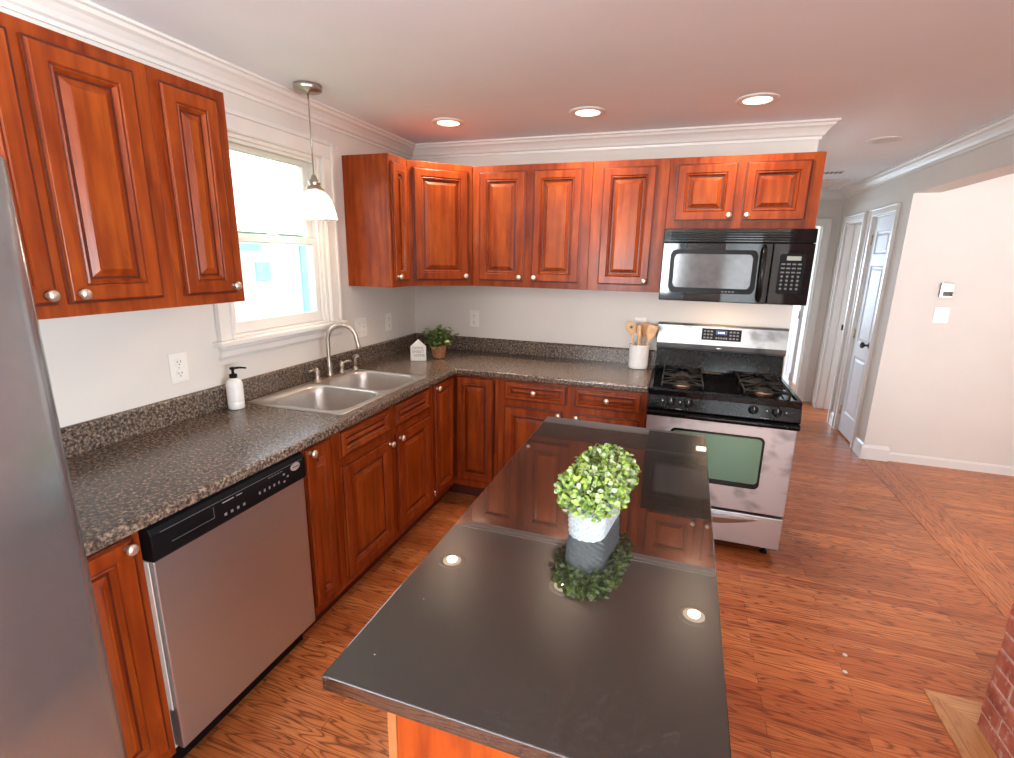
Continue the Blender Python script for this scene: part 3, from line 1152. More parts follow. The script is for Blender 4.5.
# soap bottle
sb = thing('soap_bottle', 'white ribbed soap bottle with black pump left of the sink', 'soap bottle', (.080, -1.795, CT + .0008))
q = MB()
prof = [(.030, 0), (.0345, .004), (.0345, .034), (.0338, .035), (.0345, .036)]
z = .040
while z < .112:
    prof += [(.0345, z), (.0352, z + .002), (.0345, z + .004)]
    z += .006
prof += [(.034, .118), (.028, .131), (.016, .137), (.014, .142)]
q.lathe(prof, seg=28)
q.build('bottle', 'ceramic', sb)
q = MB().lathe([(.0165, .1423), (.0165, .158), (.010, .160), (.006, .162), (.006, .178), (.012, .180), (.013, .188), (.008, .191)], seg=18)
q.tube([(0, 0, .185), (.020, .022, .186), (.038, .040, .182)], [.006, .005, .004], 8)
q.build('pump', 'blacksat', sb)


# ------------------------------------------------------------------ plants
def leaf(q, p, d, up, ln, wd, mi):
    d = d.normalized()
    s_ = d.cross(up)
    if s_.length < .01:
        s_ = d.cross(Vector((1, .3, 0)))
    s_.normalize()
    n = s_.cross(d).normalized()
    a = p
    b1, b2 = p + d * ln * .45 + s_ * wd + n * wd * .45, p + d * ln * .45 - s_ * wd + n * wd * .45
    mid = p + d * ln * .5
    c1, c2 = p + d * ln * .80 + s_ * wd * .75 + n * wd * .2, p + d * ln * .80 - s_ * wd * .75 + n * wd * .2
    tip = p + d * ln - n * wd * .2
    V = [q.bm.verts.new(x) for x in (a, b1, c1, tip, c2, b2, mid)]
    for idx in ((0, 1, 6), (1, 2, 3, 6), (6, 3, 4, 5), (0, 6, 5)):
        f = q.bm.faces.new([V[i] for i in idx])
        f.material_index = mi
        f.smooth = True


# small pot in the corner
pc = thing('potted_plant', 'small green leafy plant in a brown pot in the counter corner', 'plant', (.385, -.375, CT + .0008))
q = MB()
prof = [(.038, 0), (.040, .004)]
z = .008
while z < .082:
    r = .040 + (z / .085) * .014
    prof += [(r, z), (r + .0022, z + .004), (r, z + .008)]
    z += .0105
prof += [(.054, .084), (.057, .087), (.057, .096), (.050, .097), (.048, .085)]
q.lathe(prof, seg=24)
q.build('pot', 'terra', pc)
MB().lathe([(.044, .078), (.030, .084), (.004, .086)], seg=16).build('soil', 'soil', pc)
q = MB()
rg = random.Random(3)
for k in range(46):
    a = rg.random() * 2 * pi
    el = rg.uniform(.15, 1.45)
    d = Vector((cos(a) * cos(el), sin(a) * cos(el), sin(el)))
    ln = rg.uniform(.08, .135) * (1.0 if el > .5 else .85)
    p0 = Vector((d.x * .02, d.y * .02, .085))
    p1 = p0 + d * ln + Vector((0, 0, -.012 if el < .5 else 0))
    q.tube([p0, (p0 + p1) / 2 + Vector((0, 0, .008)), p1], .0012, 5, mi=2)
    for j in range(8):
        f = .35 + .65 * j / 7
        pp = p0.lerp(p1, f)
        aa = rg.random() * 2 * pi
        dd = (d * .5 + Vector((cos(aa), sin(aa), rg.uniform(-.3, .6)))).normalized()
        leaf(q, pp, dd, Vector((0, 0, 1)), rg.uniform(.026, .036), .0165, 0 if rg.random() < .55 else 1)
q.build('foliage', ['leafC', 'leafD', 'leafC'], pc, recalc=False)

# oblong planter on the island
pi_ = thing('planter', 'oblong white woven planter of clipped boxwood on the black island', 'plant', (1.776, -2.222, CT + .0008), radians(-9))
PL, PW, PH = .112, .050, .086
q = MB()
rings = []
nz = 12
for k in range(nz + 1):
    z = PH * k / nz
    g = .004 * (k / nz)
    bump = .0022 if k % 2 else 0
    ring = []
    for i, (x, y, _) in enumerate(rr(-PW + .004 - g, PW - .004 + g, -PL + .004 - g, PL - .004 + g, .042, 0, 7)):
        ring.append((x, y, z))
    n = len(ring)
    # weave: push every other vertex outward, alternating rows
    out = []
    for i, (x, y, z_) in enumerate(ring):
        v = Vector((x, y, 0)).normalized()
        s_ = .0030 if (i + k) % 2 else 0
        out.append((x + v.x * s_, y + v.y * s_, z_))
    rings.append(out)
rings.append(rr(-PW + .006, PW - .006, -PL + .006, PL - .006, .038, PH + .002, 7))
rings.append(rr(-PW + .010, PW - .010, -PL + .010, PL - .010, .034, PH - .012, 7))
q.loops(rings, cap0=True, cap1=True, smooth=False)
q.build('pot', 'weave', pi_)
q = MB()
rg = random.Random(11)
for (cy, R, Rz, num, hz_) in ((-.052, .083, .064, 950, .110), (.070, .083, .066, 850, .116)):
    for k in range(num):
        u = rg.uniform(-.55, 1)
        a = rg.random() * 2 * pi
        s_ = math.sqrt(1 - u * u)
        d = Vector((cos(a) * s_, sin(a) * s_, u))
        rad_ = rg.uniform(.74, 1.0)
        p = Vector((d.x * R * rad_, cy + d.y * (R + .004) * rad_, hz_ + d.z * Rz * rad_))
        if p.z < PH - .012 + .0 and abs(p.x) < PW + .0:
            p.z = PH
        aa = rg.random() * 2 * pi
        dd = d + Vector((cos(aa), sin(aa), rg.uniform(-.4, .6))) * .9
        mi = 0 if rg.random() < .58 else (1 if rg.random() < .7 else 2)
        leaf(q, p, dd, d, rg.uniform(.012, .020), .0058, mi)
for k in range(90):
    a = rg.random() * 2 * pi
    y = rg.choice((-.078, .078))
    p1 = Vector((cos(a) * .05, y + sin(a) * .05, .12 + rg.random() * .03))
    q.tube([(cos(a) * .01, y + sin(a) * .02, PH - .01), p1], .0012, 4, mi=2)
q.build('foliage', ['leafA', 'leafB', 'leafC'], pi_, recalc=False)
MB().loops([rr(-PW + .011, PW - .011, -PL + .011, PL - .011, .033, PH - .011, 5)], cap1=True).build('moss', 'soil', pi_)


def text_mesh(s, size, mat, parent, loc, rot, extrude=.0004, name='lettering'):
    cu = bpy.data.curves.new('t', 'FONT')
    cu.body = s
    cu.size = size
    cu.extrude = extrude
    cu.align_x = 'CENTER'
    cu.space_line = .95
    cu.resolution_u = 2
    to = bpy.data.objects.new('t', cu)
    COL.objects.link(to)
    dg = bpy.context.evaluated_depsgraph_get()
    me = bpy.data.meshes.new_from_object(to.evaluated_get(dg))
    bpy.data.objects.remove(to)
    me.materials.clear()
    me.materials.append(M[mat])
    o = bpy.data.objects.new(name, me)
    o.location, o.rotation_euler = loc, rot
    COL.objects.link(o)
    o.parent = parent
    return o


# little house sign
hs = thing('house_sign', 'small white house-shaped block with grey handwriting beside the corner plant', 'decoration', (.305, -.515, CT + .0008), radians(20))
q = MB()
q.prism([(-.052, 0), (.052, 0), (.052, .098), (0, .145), (-.052, .098)], -.011, .011, mat=Matrix(((1, 0, 0, 0), (0, 0, 1, 0), (0, 1, 0, 0), (0, 0, 0, 1))))
q.build('block', 'ceramic', hs, bevel=.002)
tx = text_mesh('HOME\nSWEET\n  HOME', .026, 'ink', hs, (0, -.0115, .078), (radians(90), 0, 0))

# utensil crock and five utensils
ck = thing('utensil_crock', 'plain white ceramic crock standing on the counter beside the stove', 'crock', (1.716, -.145, CT + .0008))
q = MB().lathe([(.055, 0), (.061, .003), (.063, .02), (.0635, .148), (.064, .155), (.062, .158), (.059, .156), (.058, .02), (.04, .012), (.001, .012)], seg=36, caps=True)
q.build('crock_body', 'ceramic', ck)


def utensil(name, label, base, tip, head, mat='beech', thick=.004, rollz=0.0, hole=False):
    """stick from base to tip; head = list of (dist along beyond, half width)"""
    b, t_ = Vector(base), Vector(tip)
    d = (t_ - b).normalized()
    toC = (CAMP - t_)
    s_ = d.cross(toC).normalized()
    s_ = (Matrix.Rotation(rollz, 3, d) @ s_)
    n = s_.cross(d).normalized()
    q = MB()
    q.tube([b, b.lerp(t_, .5), t_ + d * .01], [.005, .0055, .006], 10)
    rings = []
    for dist, hw in head:
        p = t_ + d * dist
        th = thick if dist < head[-1][0] * .9 else thick * .6
        rings.append([p + s_ * hw * .98 + n * th * .4, p + s_ * hw - n * th * .4, p + s_ * hw * .5 - n * th, p - s_ * hw * .5 - n * th, p - s_ * hw - n * th * .4, p - s_ * hw * .98 + n * th * .4, p - s_ * hw * .5 + n * th, p + s_ * hw * .5 + n * th])
    q.loops(rings, cap0=True, cap1=True, smooth=False)
    if hole:
        hp = t_ + d * (head[-1][0] * .60)
        rot = Matrix((s_, d, n)).transposed()
        q.lathe([(.009, -thick * 1.15), (.009, thick * 1.15)], c=hp, seg=14, mi=1, mat=rot)
    o = q.build(name, [mat, 'slot'], bevel=.001)
    return tag(o, label, name.replace('_', ' '), 'wooden utensils in the crock')


zb = CT + .016
spoonh = [(0, .007), (.014, .017), (.030, .028), (.050, .034), (.068, .032), (.082, .022), (.090, .010)]
utensil('wooden_spoon', 'wooden spoon with a dark hole, leftmost in the white crock', (1.705, -.155, zb), (1.668, -.165, CT + .215), spoonh, hole=True)
utensil('wooden_spoon', 'slim pale wooden spoon in the middle of the white crock', (1.715, -.170, zb), (1.712, -.188, CT + .195), [(0, .006), (.012, .010), (.03, .013), (.07, .013), (.088, .012), (.094, .006)])
utensil('slotted_spoon', 'narrow darker wooden spoon behind the others in the crock', (1.702, -.122, zb), (1.704, -.104, CT + .195), [(0, .006), (.012, .012), (.03, .017), (.055, .018), (.07, .012), (.075, .005)], 'beech2', rollz=.6)
utensil('wooden_spoon', 'broad round brown wooden spoon right of centre in the crock', (1.726, -.125, zb), (1.738, -.108, CT + .205), [(0, .008), (.012, .020), (.03, .034), (.055, .038), (.075, .032), (.090, .014)], 'beech2')
utensil('wooden_spatula', 'flat pale wooden spatula leaning right out of the crock', (1.726, -.160, zb), (1.771, -.165, CT + .190), [(0, .008), (.015, .018), (.035, .028), (.080, .033), (.100, .030)], 'beech')


# ------------------------------------------------------------------ dishwasher
dwx0, dwx1 = -2.617, -2.011
dw_ = thing('dishwasher', 'stainless steel dishwasher with black control strip under the worktop', 'dishwasher', (0, dwx0, 0), L)
w = dwx1 - dwx0
MB().box(.004, w - .004, -.585, -.03, .10, .868).build('tub', 'label', dw_)
MB().box(.006, w - .006, -.55, -.05, .002, .099).build('kick_plate', 'blacksat', dw_)
MB().box(.006, w - .004, -.625, -.5855, .115, .762).build('door_panel', 'steelh', dw_, bevel=.004)
MB().box(.0005, .0038, -.612, -.59, .26, .762).build('side_gasket', 'plastic', dw_)
cp = MB()
prof = [(-.5855, .763), (-.632, .763), (-.636, .770), (-.636, .845), (-.628, .862), (-.612, .868), (-.5855, .868)]
cp.loops([[(x, y, z) for y, z in prof] for x in (.004, w - .003)], cap0=True, cap1=True, smooth=False)
cpo = cp.build('control_panel', 'blacksat', dw_, bevel=.002)
q = MB().box(.06, .20, -.6368, -.6362, .800, .8014).box(.1986, .200, -.6368, -.6362, .8014, .836).box(.03, w - .02, -.6368, -.6362, .8445, .8458)
q.build('handle_recess', 'dim_mark', cpo)
for i in range(4):
    MB().box(.235 + i * .024, .244 + i * .024, -.6369, -.6362, .788, .797).build('button', 'grey_mark', cpo)
for i in range(5):
    MB().box(.375 + i * .022, .382 + i * .022, -.6369, -.6362, .796, .806).build('button', 'grey_mark', cpo)
for i in range(3):
    MB().box(.488 + (i % 2) * .018, .497 + (i % 2) * .018, -.6369, -.6362, .790 + i * .014, .797 + i * .014).build('button', 'grey_mark', cpo)
for a_, b_, c_2 in ((.232, .275, .833), (.285, .308, .833)):
    MB().box(a_, b_, -.6369, -.6362, c_2, c_2 + .003).build('printed_line', 'grey_mark', cpo)
for k_ in range(5):
    MB().box(.42 + k_ * .014, .43 + k_ * .014, -.6369, -.6362, .835, .838).build('printed_line', 'dim_mark', cpo)
q = MB()
q.lathe([(.024, 0), (.024, .0012), (.021, .0016), (.001, .0016)], axis='-y', seg=28, sy=.62, c=(w - .055, -.6362, .829))
q.build('oval_badge', 'badge', cpo)
MB().box(w - .071, w - .039, -.6382, -.6379, .8275, .8305).build('badge_script', 'blacksat', cpo)

# ------------------------------------------------------------------ fridge
fr = thing('refrigerator', 'tall stainless steel refrigerator at the left edge', 'refrigerator', (0, -3.762, 0), L)
fw = .908
MB().box(.004, fw - .004, -.715, -.05, .02, 1.735).build('body', 'blacksat', fr, bevel=.006)


def fdoor(x0, x1, z0, z1):
    q = MB()
    ring = []
    xa, xb = x0, x1
    pts = []
    R = .035
    for cx, a0, a1 in ((xb - R, 0, pi / 2), (xa + R, pi / 2, pi)):
        for k in range(7):
            a = a0 + (a1 - a0) * k / 6
            pts.append((cx + R * cos(a), -(.802 + R * sin(a))))
    pts += [(xa, -.722), (xb, -.722)]
    q.prism(pts, z0, z1)
    for f in q.bm.faces:
        f.smooth = len(f.verts) == 4
    o = q.build('door', 'fridge', fr, bevel=.004)
    return o


fa = fdoor(.003, .405, .07, 1.752)
fb = fdoor(.411, fw - .003, .07, 1.752)
for d_, x in ((fa, .365), (fb, .452)):
    MB().tube([(x, -.834, .55), (x, -.870, .58), (x, -.875, 1.0), (x, -.870, 1.42), (x, -.834, 1.45)], .012, 12).build('handle', 'steel', d_)
MB().box(fw - .075, fw - .010, -.772, -.70, 1.7525, 1.765).lathe([(.018, 0), (.016, .012), (.008, .018)], c=(fw - .030, -.745, 1.765), seg=14).build('hinge_cap', 'grey_mark', fr, bevel=.003)
MB().box(.02, fw - .02, -.74, -.6, .004, .065).build('kick_grille', 'blacksat', fr)

# ------------------------------------------------------------------ gas range
rg_ = thing('gas_range', 'freestanding stainless steel gas range with black cooktop', 'stove', (X3 + .001, 0, 0))
w = X4 - X3 - .002
MB().box(.004, w - .004, -.620, -.02, .045, .895).build('body', 'blacksat', rg_)
q = MB()
# cooktop pan: rim raised, dished centre
rings = [rr(0, w, -.655, -.075, .012, .880), rr(0, w, -.655, -.075, .012, .906), rr(.003, w - .003, -.652, -.075, .012, .914),
         rr(.020, w - .020, -.632, -.09, .012, .914), rr(.028, w - .028, -.622, -.098, .012, .904)]
q.loops(rings, cap0=True, cap1=True, smooth=False)
q.build('cooktop', 'black', rg_)
q = MB()
prof = [(-.02, .896), (-.074, .896), (-.070, .93), (-.050, 1.040), (-.02, 1.040)]
q.loops([[(x, y, z) for y, z in prof] for x in (.004, w - .004)], cap0=True, cap1=True, smooth=False)
q.build('splash_panel', 'black', rg_, bevel=.003)
q = MB()
prof = [(-.02, 1.0405), (-.060, 1.0405), (-.074, 1.058), (-.082, 1.085), (-.066, 1.200), (-.058, 1.212), (-.02, 1.212)]
q.loops([[(x, y, z) for y, z in prof] for x in (0, w)], cap0=True, cap1=True, smooth=False)
bgo = q.build('backguard', 'smudgeb', rg_, bevel=.004)
tilt = math.atan2(.016, .115)
Mx = Matrix.Translation((0, -.0815, 1.088)) @ Matrix.Rotation(-tilt, 4, 'X')
MB().box(.270, .500, -.004, 0, .030, .102, mat=Mx).build('display_bezel', 'blacksat', bgo, bevel=.002)
MB().box(.352, .418, -.0052, -.0042, .066, .092, mat=Mx).build('display', 'lcd', bgo)
q = MB()
for i in range(4):
    q.box(.366 + i * .010, .371 + i * .010, -.0060, -.0053, .073, .084, mat=Mx)
q.build('clock_digits', 'clock', bgo)
q = MB()
for i in range(3):
    for j in range(3):
        q.box(.281 + i * .020, .294 + i * .020, -.0052, -.0042, .040 + j * .020, .050 + j * .020, mat=Mx)
for i in range(3):
    for j in range(3):
        q.box(.432 + i * .020, .445 + i * .020, -.0052, -.0042, .040 + j * .020, .050 + j * .020, mat=Mx)
for i in range(5):
    q.box(.352 + i * .0145, .362 + i * .0145, -.0052, -.0042, .040, .050, mat=Mx)
q.build('keypad_buttons', 'dim_mark', bgo)
MB().lathe([(.020, 0), (.018, .0015), (.002, .0015)], axis='-y', c=(w / 2, -.076, 1.0655), seg=20, sy=.35).build('oval_badge', 'badge', bgo)
# front knob panel
q = MB()
prof = [(-.621, .800), (-.668, .800), (-.672, .806), (-.656, .879), (-.621, .879)]
q.loops([[(x, y, z) for y, z in prof] for x in (0, w)], cap0=True, cap1=True, smooth=False)
kp = q.build('knob_panel', 'black', rg_, bevel=.002)
for kx in (.125, .215, .535, .645):
    k = MB()
    k.lathe([(.024, 0), (.024, .006), (.019, .010), (.018, .024), (.015, .027), (.001, .028)], axis='-y', seg=24, mi=0)
    k.box(-.004, .004, -.036, -.020, -.018, .018, mi=0)
    k.box(-.0012, .0012, -.0366, -.036, .0, .016, mi=1)
    ko = k.build('knob', ['blacksat', 'label'], kp, (kx, -.6620, .850), (radians(-12), 0, 0), bevel=.001)
for kx in (.080, .172, .600, .690):
    MB().lathe([(.0035, 0), (.003, .0006)], axis='-y', c=(kx, -.6665, .852), seg=10).build('printed_mark', 'label', kp)
for kx in (.150, .575):
    MB().box(kx, kx + .035, -.671, -.6702, .812, .8135).build('printed_mark', 'label', kp)
# burners and grates
for cx in (.175, .60):
    for cy in (-.235, -.485):
        q = MB().lathe([(.050, .9045), (.048, .912), (.030, .914)], c=(cx, cy, 0), seg=24, mi=0)
        q.lathe([(.036, .914), (.040, .918), (.038, .926), (.030, .929), (.002, .930)], c=(cx, cy, 0), seg=24, mi=1)
        q.build('burner', ['copper', 'iron'], rg_)
        gm = MB()
        a, h0, h1 = .108, .9046, .940
        for (p, r) in (((-a, -a), (a, -a)), ((a, -a), (a, a)), ((a, a), (-a, a)), ((-a, a), (-a, -a))):
            gm.tube([(cx + p[0], cy + p[1], h1 - .006), (cx + r[0], cy + r[1], h1 - .006)], .0055, 6)
        for sx, sy in ((-1, -1), (1, -1), (1, 1), (-1, 1)):
            gm.tube([(cx + sx * a, cy + sy * a, h0), (cx + sx * a, cy + sy * a, h1 - .004)], .006, 6)
            gm.tube([(cx + sx * a, cy + sy * a, h1 - .005), (cx + sx * .03, cy + sy * .03, h1 + .004)], .005, 6)
        for sx, sy in ((0, -1), (1, 0), (0, 1), (-1, 0)):
            gm.tube([(cx + sx * a, cy + sy * a, h1 - .005), (cx + sx * .04, cy + sy * .04, h1 + .004)], .0045, 6)
        gm.build('grate', 'iron', rg_)
# oven door
q = MB().box(.003, w - .003, -.652, -.6205, .262, .797)
od = q.build('oven_door', 'smudge', rg_, bevel=.006)
q = MB()
wx0, wx1, wz0, wz1 = .135, .615, .400, .700
Rf = lambda z, e=0: [(x, -.6525 - e, y) for x, y, _ in rr(wx0, wx1, wz0, wz1, .03, 0)]
q.loops([[(x, -.6522, z) for x, z, _ in rr(wx0, wx1, wz0, wz1, .03, 0)], [(x, -.6545, z) for x, z, _ in rr(wx0 + .001, wx1 - .001, wz0 + .001, wz1 - .001, .03, 0)],
         [(x, -.6545, z) for x, z, _ in rr(wx0 + .012, wx1 - .012, wz0 + .012, wz1 - .012, .022, 0)]], cap0=True, cap1=True, smooth=False)
q.build('window_surround', 'gloss', od)
q = MB()
q.loops([[(x, -.6546, z) for x, z, _ in rr(wx0 + .012, wx1 - .012, wz0 + .030, wz1 - .012, .022, 0)], [(x, -.6560, z) for x, z, _ in rr(wx0 + .013, wx1 - .013, wz0 + .031, wz1 - .013, .021, 0)]], cap0=True, cap1=True, smooth=False)
q.build('window', 'ovenglass', od)
q = MB()
prof = [(-.6525, .760), (-.684, .766), (-.692, .775), (-.692, .788), (-.684, .797), (-.6525, .798)]
q.loops([[(x, y, z) for y, z in prof] for x in (.001, w - .001)], cap0=True, cap1=True, smooth=False)
q.build('handle', 'black', od, bevel=.004)
# storage drawer with a crescent pull
q = MB().box(.003, w - .003, -.650, -.6205, .062, .248)
sd = q.build('storage_drawer', 'steelh', rg_, bevel=.005)
q = MB()
n = 16
ra, rb = [], []
for i in range(n + 1):
    x = .12 + (w - .24) * i / n
    s_ = sin(pi * i / n)
    ra.append([(x, -.6503, .228), (x, -.6503 - .030 * s_ - .0005, .226), (x, -.6503 - .030 * s_ - .0005, .222 - .006 * s_), (x, -.6503, .220 - .055 * s_)])
q.loops(ra, cap0=True, cap1=True, smooth=False)
q.build('handle', 'steel', sd)
for x in (.06, w - .06):
    for y in (-.58, -.08):
        MB().lathe([(.020, .001), (.020, .012), (.010, .014), (.010, .046)], c=(x, y, 0), seg=14).build('foot', 'blacksat', rg_)

# ------------------------------------------------------------------ microwave
mw = thing('microwave', 'glossy black over-the-range microwave under the short wall cabinet', 'microwave', (X3 + .0015, 0, 1.378))
w = X4 - X3 - .003
mh = .397
MB().box(.002, w - .002, -.355, -.01, .0, mh).build('body', 'blacksat', mw, bevel=.003)


def bowed(x0, x1, z0, z1, y0=-.356, y1=-.400, bow=.012, n=12, rz=.0):
    q_ = MB()
    rings = []
    for i in range(n + 1):
        x = x0 + (x1 - x0) * i / n
        t_ = x / w
        yf = y1 - bow * sin(pi * t_)
        rings.append([(x, y0, z0), (x, yf, z0), (x, yf, z1), (x, y0, z1)])
    q_.loops(rings, cap0=True, cap1=True, smooth=False)
    return q_


bowed(0, w, .325, mh).build('vent_panel', 'gloss', mw, bevel=.003)
q = MB()
for k in range(4):
    z = .335 + k * .0125
    rings = []
    for i in range(9):
        x = .04 + (w - .14) * i / 8
        yf = -.4005 - .012 * sin(pi * x / w)
        rings.append([(x, yf, z), (x, yf - .006, z + .001), (x, yf - .006, z + .005), (x, yf, z + .007)])
    q.loops(rings, cap0=True, cap1=True, smooth=False)
q.build('vent_slats', 'blacksat', mw)
md = bowed(0, .560, .002, .323).build('door', 'gloss', mw, bevel=.004)


def bowpatch(x0, x1, z0, z1, r, d, zoff=0, xx=0):
    pts = rr(x0, x1, z0, z1, r, 0, 5)
    f = lambda x: -.400 - .012 * sin(pi * x / w)
    q_ = MB()
    # lateral strips keep the patch on the bowed front
    n_ = 44
    rings = []
    for i in range(n_ + 1):
        x = x0 + (x1 - x0) * i / n_
        e = min(x - x0, x1 - x)
        dz = r - math.sqrt(max(0, r * r - (r - e) ** 2)) if e < r else 0
        rings.append([(x, f(x) - .0002, z0 + dz), (x, f(x) - d, z0 + dz), (x, f(x) - d, z1 - dz), (x, f(x) - .0002, z1 - dz)])
    q_.loops(rings, cap0=True, cap1=True, smooth=False)
    return q_


bowpatch(.045, .495, .050, .285, .030, .0015).build('window_frame', 'blacksat', md)
bowpatch(.068, .470, .078, .262, .022, .0030).build('window', 'micglass', md)
q = MB()
q.tube([(.518, -.414, .022), (.518, -.448, .040), (.518, -.452, .16), (.518, -.448, .285), (.518, -.414, .305)], .011, 12)
q.build('handle', 'gloss', md)
ctl = bowed(.5625, w, .002, .323).build('control_panel', 'gloss', mw, bevel=.004)
bowpatch(.598, .722, .060, .270, .014, .0015).build('keypad', 'blacksat', ctl)
bowpatch(.632, .700, .235, .257, .003, .0028).build('display', 'lcdpale', ctl)
for name, j0, rows, cols, mm in (('mode_buttons', 0, 3, 4, 'dim_mark'), ('number_buttons', 3, 4, 4, 'grey_mark')):
    q = MB()
    for j in range(rows):
        for i in range(cols):
            x = .610 + i * .026
            z = .212 - (j + j0) * .0215
            yy = -.4015 - .012 * sin(pi * x / w)
            if mm == 'dim_mark':
                q.box(x, x + .018, yy - .0012, yy + .0005, z, z + .008)
            else:
                q.lathe([(.0065, 0), (.006, .0015), (.001, .0018)], axis='-y', c=(x + .009, yy, z + .004), seg=10)
    q.build(name, 'dim_mark', ctl)
for i in range(4):
    MB().box(.330 + i * .018, .341 + i * .018, -.4135, -.4120, .058, .064).build('printed_mark', 'dim_mark', md)

MB().box(.30, .46, -.30, -.22, -.004, -.0005).build('cooktop_light', 'lens', mw, bevel=.001)
l = bpy.data.lights.new('cooktop_lamp', 'AREA')
l.shape = 'RECTANGLE'
l.size, l.size_y, l.energy, l.color = .14, .06, 1.2, (1, .66, .40)
o = bpy.data.objects.new('cooktop_lamp', l)
o.location = (.38, -.26, -.006)
COL.objects.link(o)
o.parent = mw

# ------------------------------------------------------------------ island
IX0, IX1, IX1N, IY0, IY1 = 1.426, 2.086, 2.066, -2.891, -1.370
isl = thing('kitchen_island', 'cherry panelled island base under the black top', 'kitchen island', (0, 0, 0))
bx0_, bx1_, by0_, by1_ = 1.552, 2.040, -2.862, -1.40
MB().box(bx0_ + .002, bx1_, by0_ + .002, by1_, .10, CT - .031).build('body', 'panelwood', isl)
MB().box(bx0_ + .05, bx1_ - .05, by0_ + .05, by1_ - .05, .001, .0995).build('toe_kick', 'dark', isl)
MB().box(bx0_ - .014, bx0_ + .0015, by0_ - .008, by0_ + .014, .10, CT - .031).build('corner_trim', 'cornerwood', isl)
MB().box(bx0_ + .003, bx1_, by0_ - .006, by0_ + .0015, .10, CT - .031).build('front_panel', 'panelwood', isl)
MB().box(bx1_ + .0005, bx1_ + .012, by0_ - .006, by0_ + .02, .10, CT - .031).build('corner_trim', 'cornerwood', isl)
q = MB().prism([(IX0, IY0), (IX1N, IY0), (IX1, IY1), (IX0, IY1)], CT - .030, CT)
it = q.build('island_countertop', 'quartz', bevel=.003, seg=3)
tag(it, 'polished black speckled stone slab on top of the kitchen island', 'countertop')

# ------------------------------------------------------------------ outlets and switches
def plate(name, label, loc, rz, w_, h_, kinds, cat):
    t_ = thing(name, label, cat, loc, rz)
    MB().box(-w_ / 2, w_ / 2, -.0055, -.0003, -h_ / 2, h_ / 2).build('cover_plate', 'plastic', t_, bevel=.002)
    n_ = len(kinds)
    for i, k in enumerate(kinds):
        cx = (i - (n_ - 1) / 2) * .046
        if k == 'o':
            for sz in (-.024, .024):
                q_ = MB().loops([[(x, -.0056, z) for x, z, _ in rr(cx - .016, cx + .016, sz - .017, sz + .017, .009, 0)],
                                 [(x, -.0085, z) for x, z, _ in rr(cx - .0155, cx + .0155, sz - .0165, sz + .0165, .0088, 0)]], cap0=True, cap1=True, smooth=False)
                s2 = q_.build('socket', 'plastic', t_)
                MB().box(cx - .008, cx - .0055, -.0090, -.0086, sz - .003, sz + .007).box(cx + .0055, cx + .008, -.0090, -.0086, sz - .003, sz + .007).lathe([(.0028, .0086), (.0028, .0090)], axis='-y', c=(cx, 0, sz - .010), seg=10).build('slots', 'slot', s2)
        else:
            q_ = MB().box(cx - .005, cx + .005, -.0075, -.0056, -.012, .012)
            q_.box(cx - .0038, cx + .0038, -.018, -.0060, -.002, .006)
            q_.build('toggle', 'plastic', t_)
    for i in range(n_):
        cx = (i - (n_ - 1) / 2) * .046
        for z in ((0,) if kinds[i] == 'o' else (-.03, .03)):
            MB().lathe([(.003, .0056), (.0025, .0068), (.0005, .0070)], axis='-y', c=(cx, 0, z), seg=10).build('screw', 'grey_mark', t_)
    return t_


plate('outlet', 'white double outlet low on the left wall below the wall cabinets', (0, -1.985, 1.134), L, .078, .124, 'o', 'outlet')
plate('switch_plate', 'wide white two-gang plate on the left wall right of the window', (0, -.716, 1.145), L, .120, .122, 'ts', 'light switch')
plate('outlet', 'white outlet on the left wall nearest the corner plant', (0, -.392, 1.145), L, .076, .124, 'o', 'outlet')
plate('outlet', 'white outlet on the back wall above the counter', (.498, 0, 1.154), 0, .074, .120, 'o', 'outlet')
plate('light_switch', 'white toggle switch on the far right wall below the thermostat', (3.862, 1.31, 1.228), 0, .098, .122, 't', 'light switch')
plate('outlet', 'white outlet on the back wall hidden behind the wooden utensils', (1.70, 0, 1.168), 0, .074, .120, 'o', 'outlet')
th = thing('thermostat', 'small thermostat with grey edge and dark lower half on the right wall', 'thermostat', (3.858, 1.31, 1.42))
MB().box(-.040, .040, -.020, -.0003, -.055, .055).build('housing', 'nickel', th, bevel=.003)
MB().box(-.022, .038, -.026, -.0203, -.005, .052).build('cover', 'plastic', th, bevel=.002)
MB().box(-.022, .038, -.024, -.0203, -.045, -.010).build('display', 'slot', th, bevel=.001)


# ------------------------------------------------------------------ ceiling fittings
def downlight(label, x, y, lit):
    t_ = thing('recessed_light', label, 'ceiling light', (x, y, H), 0, 'recessed ceiling lights')
    q_ = MB().lathe([(.066, -.0005), (.096, -.0005), (.098, -.003), (.092, -.007), (.072, -.010), (.066, -.008)], seg=40, caps=False)
    # close the ring back on itself
    q_.build('trim_ring', 'trim', t_)
    MB().lathe([(.0655, -.0005), (.0655, -.0085), (.05, -.0105), (.001, -.0107)], seg=32).build('lens', 'lens' if lit else 'lens_off', t_)
    if lit:
        MB().lathe([(.035, -.0108), (.030, -.0125), (.001, -.0135)], seg=24).build('bulb', 'lenscore', t_)
        l = bpy.data.lights.new('downlight_lamp', 'AREA')
        l.shape = 'DISK'
        l.size, l.energy, l.color, l.spread = .07, 7, (1, .80, .58), radians(150)
        o = bpy.data.objects.new('downlight_lamp', l)
        o.location = (0, 0, -.02)
        COL.objects.link(o)
        o.parent = t_
    return t_


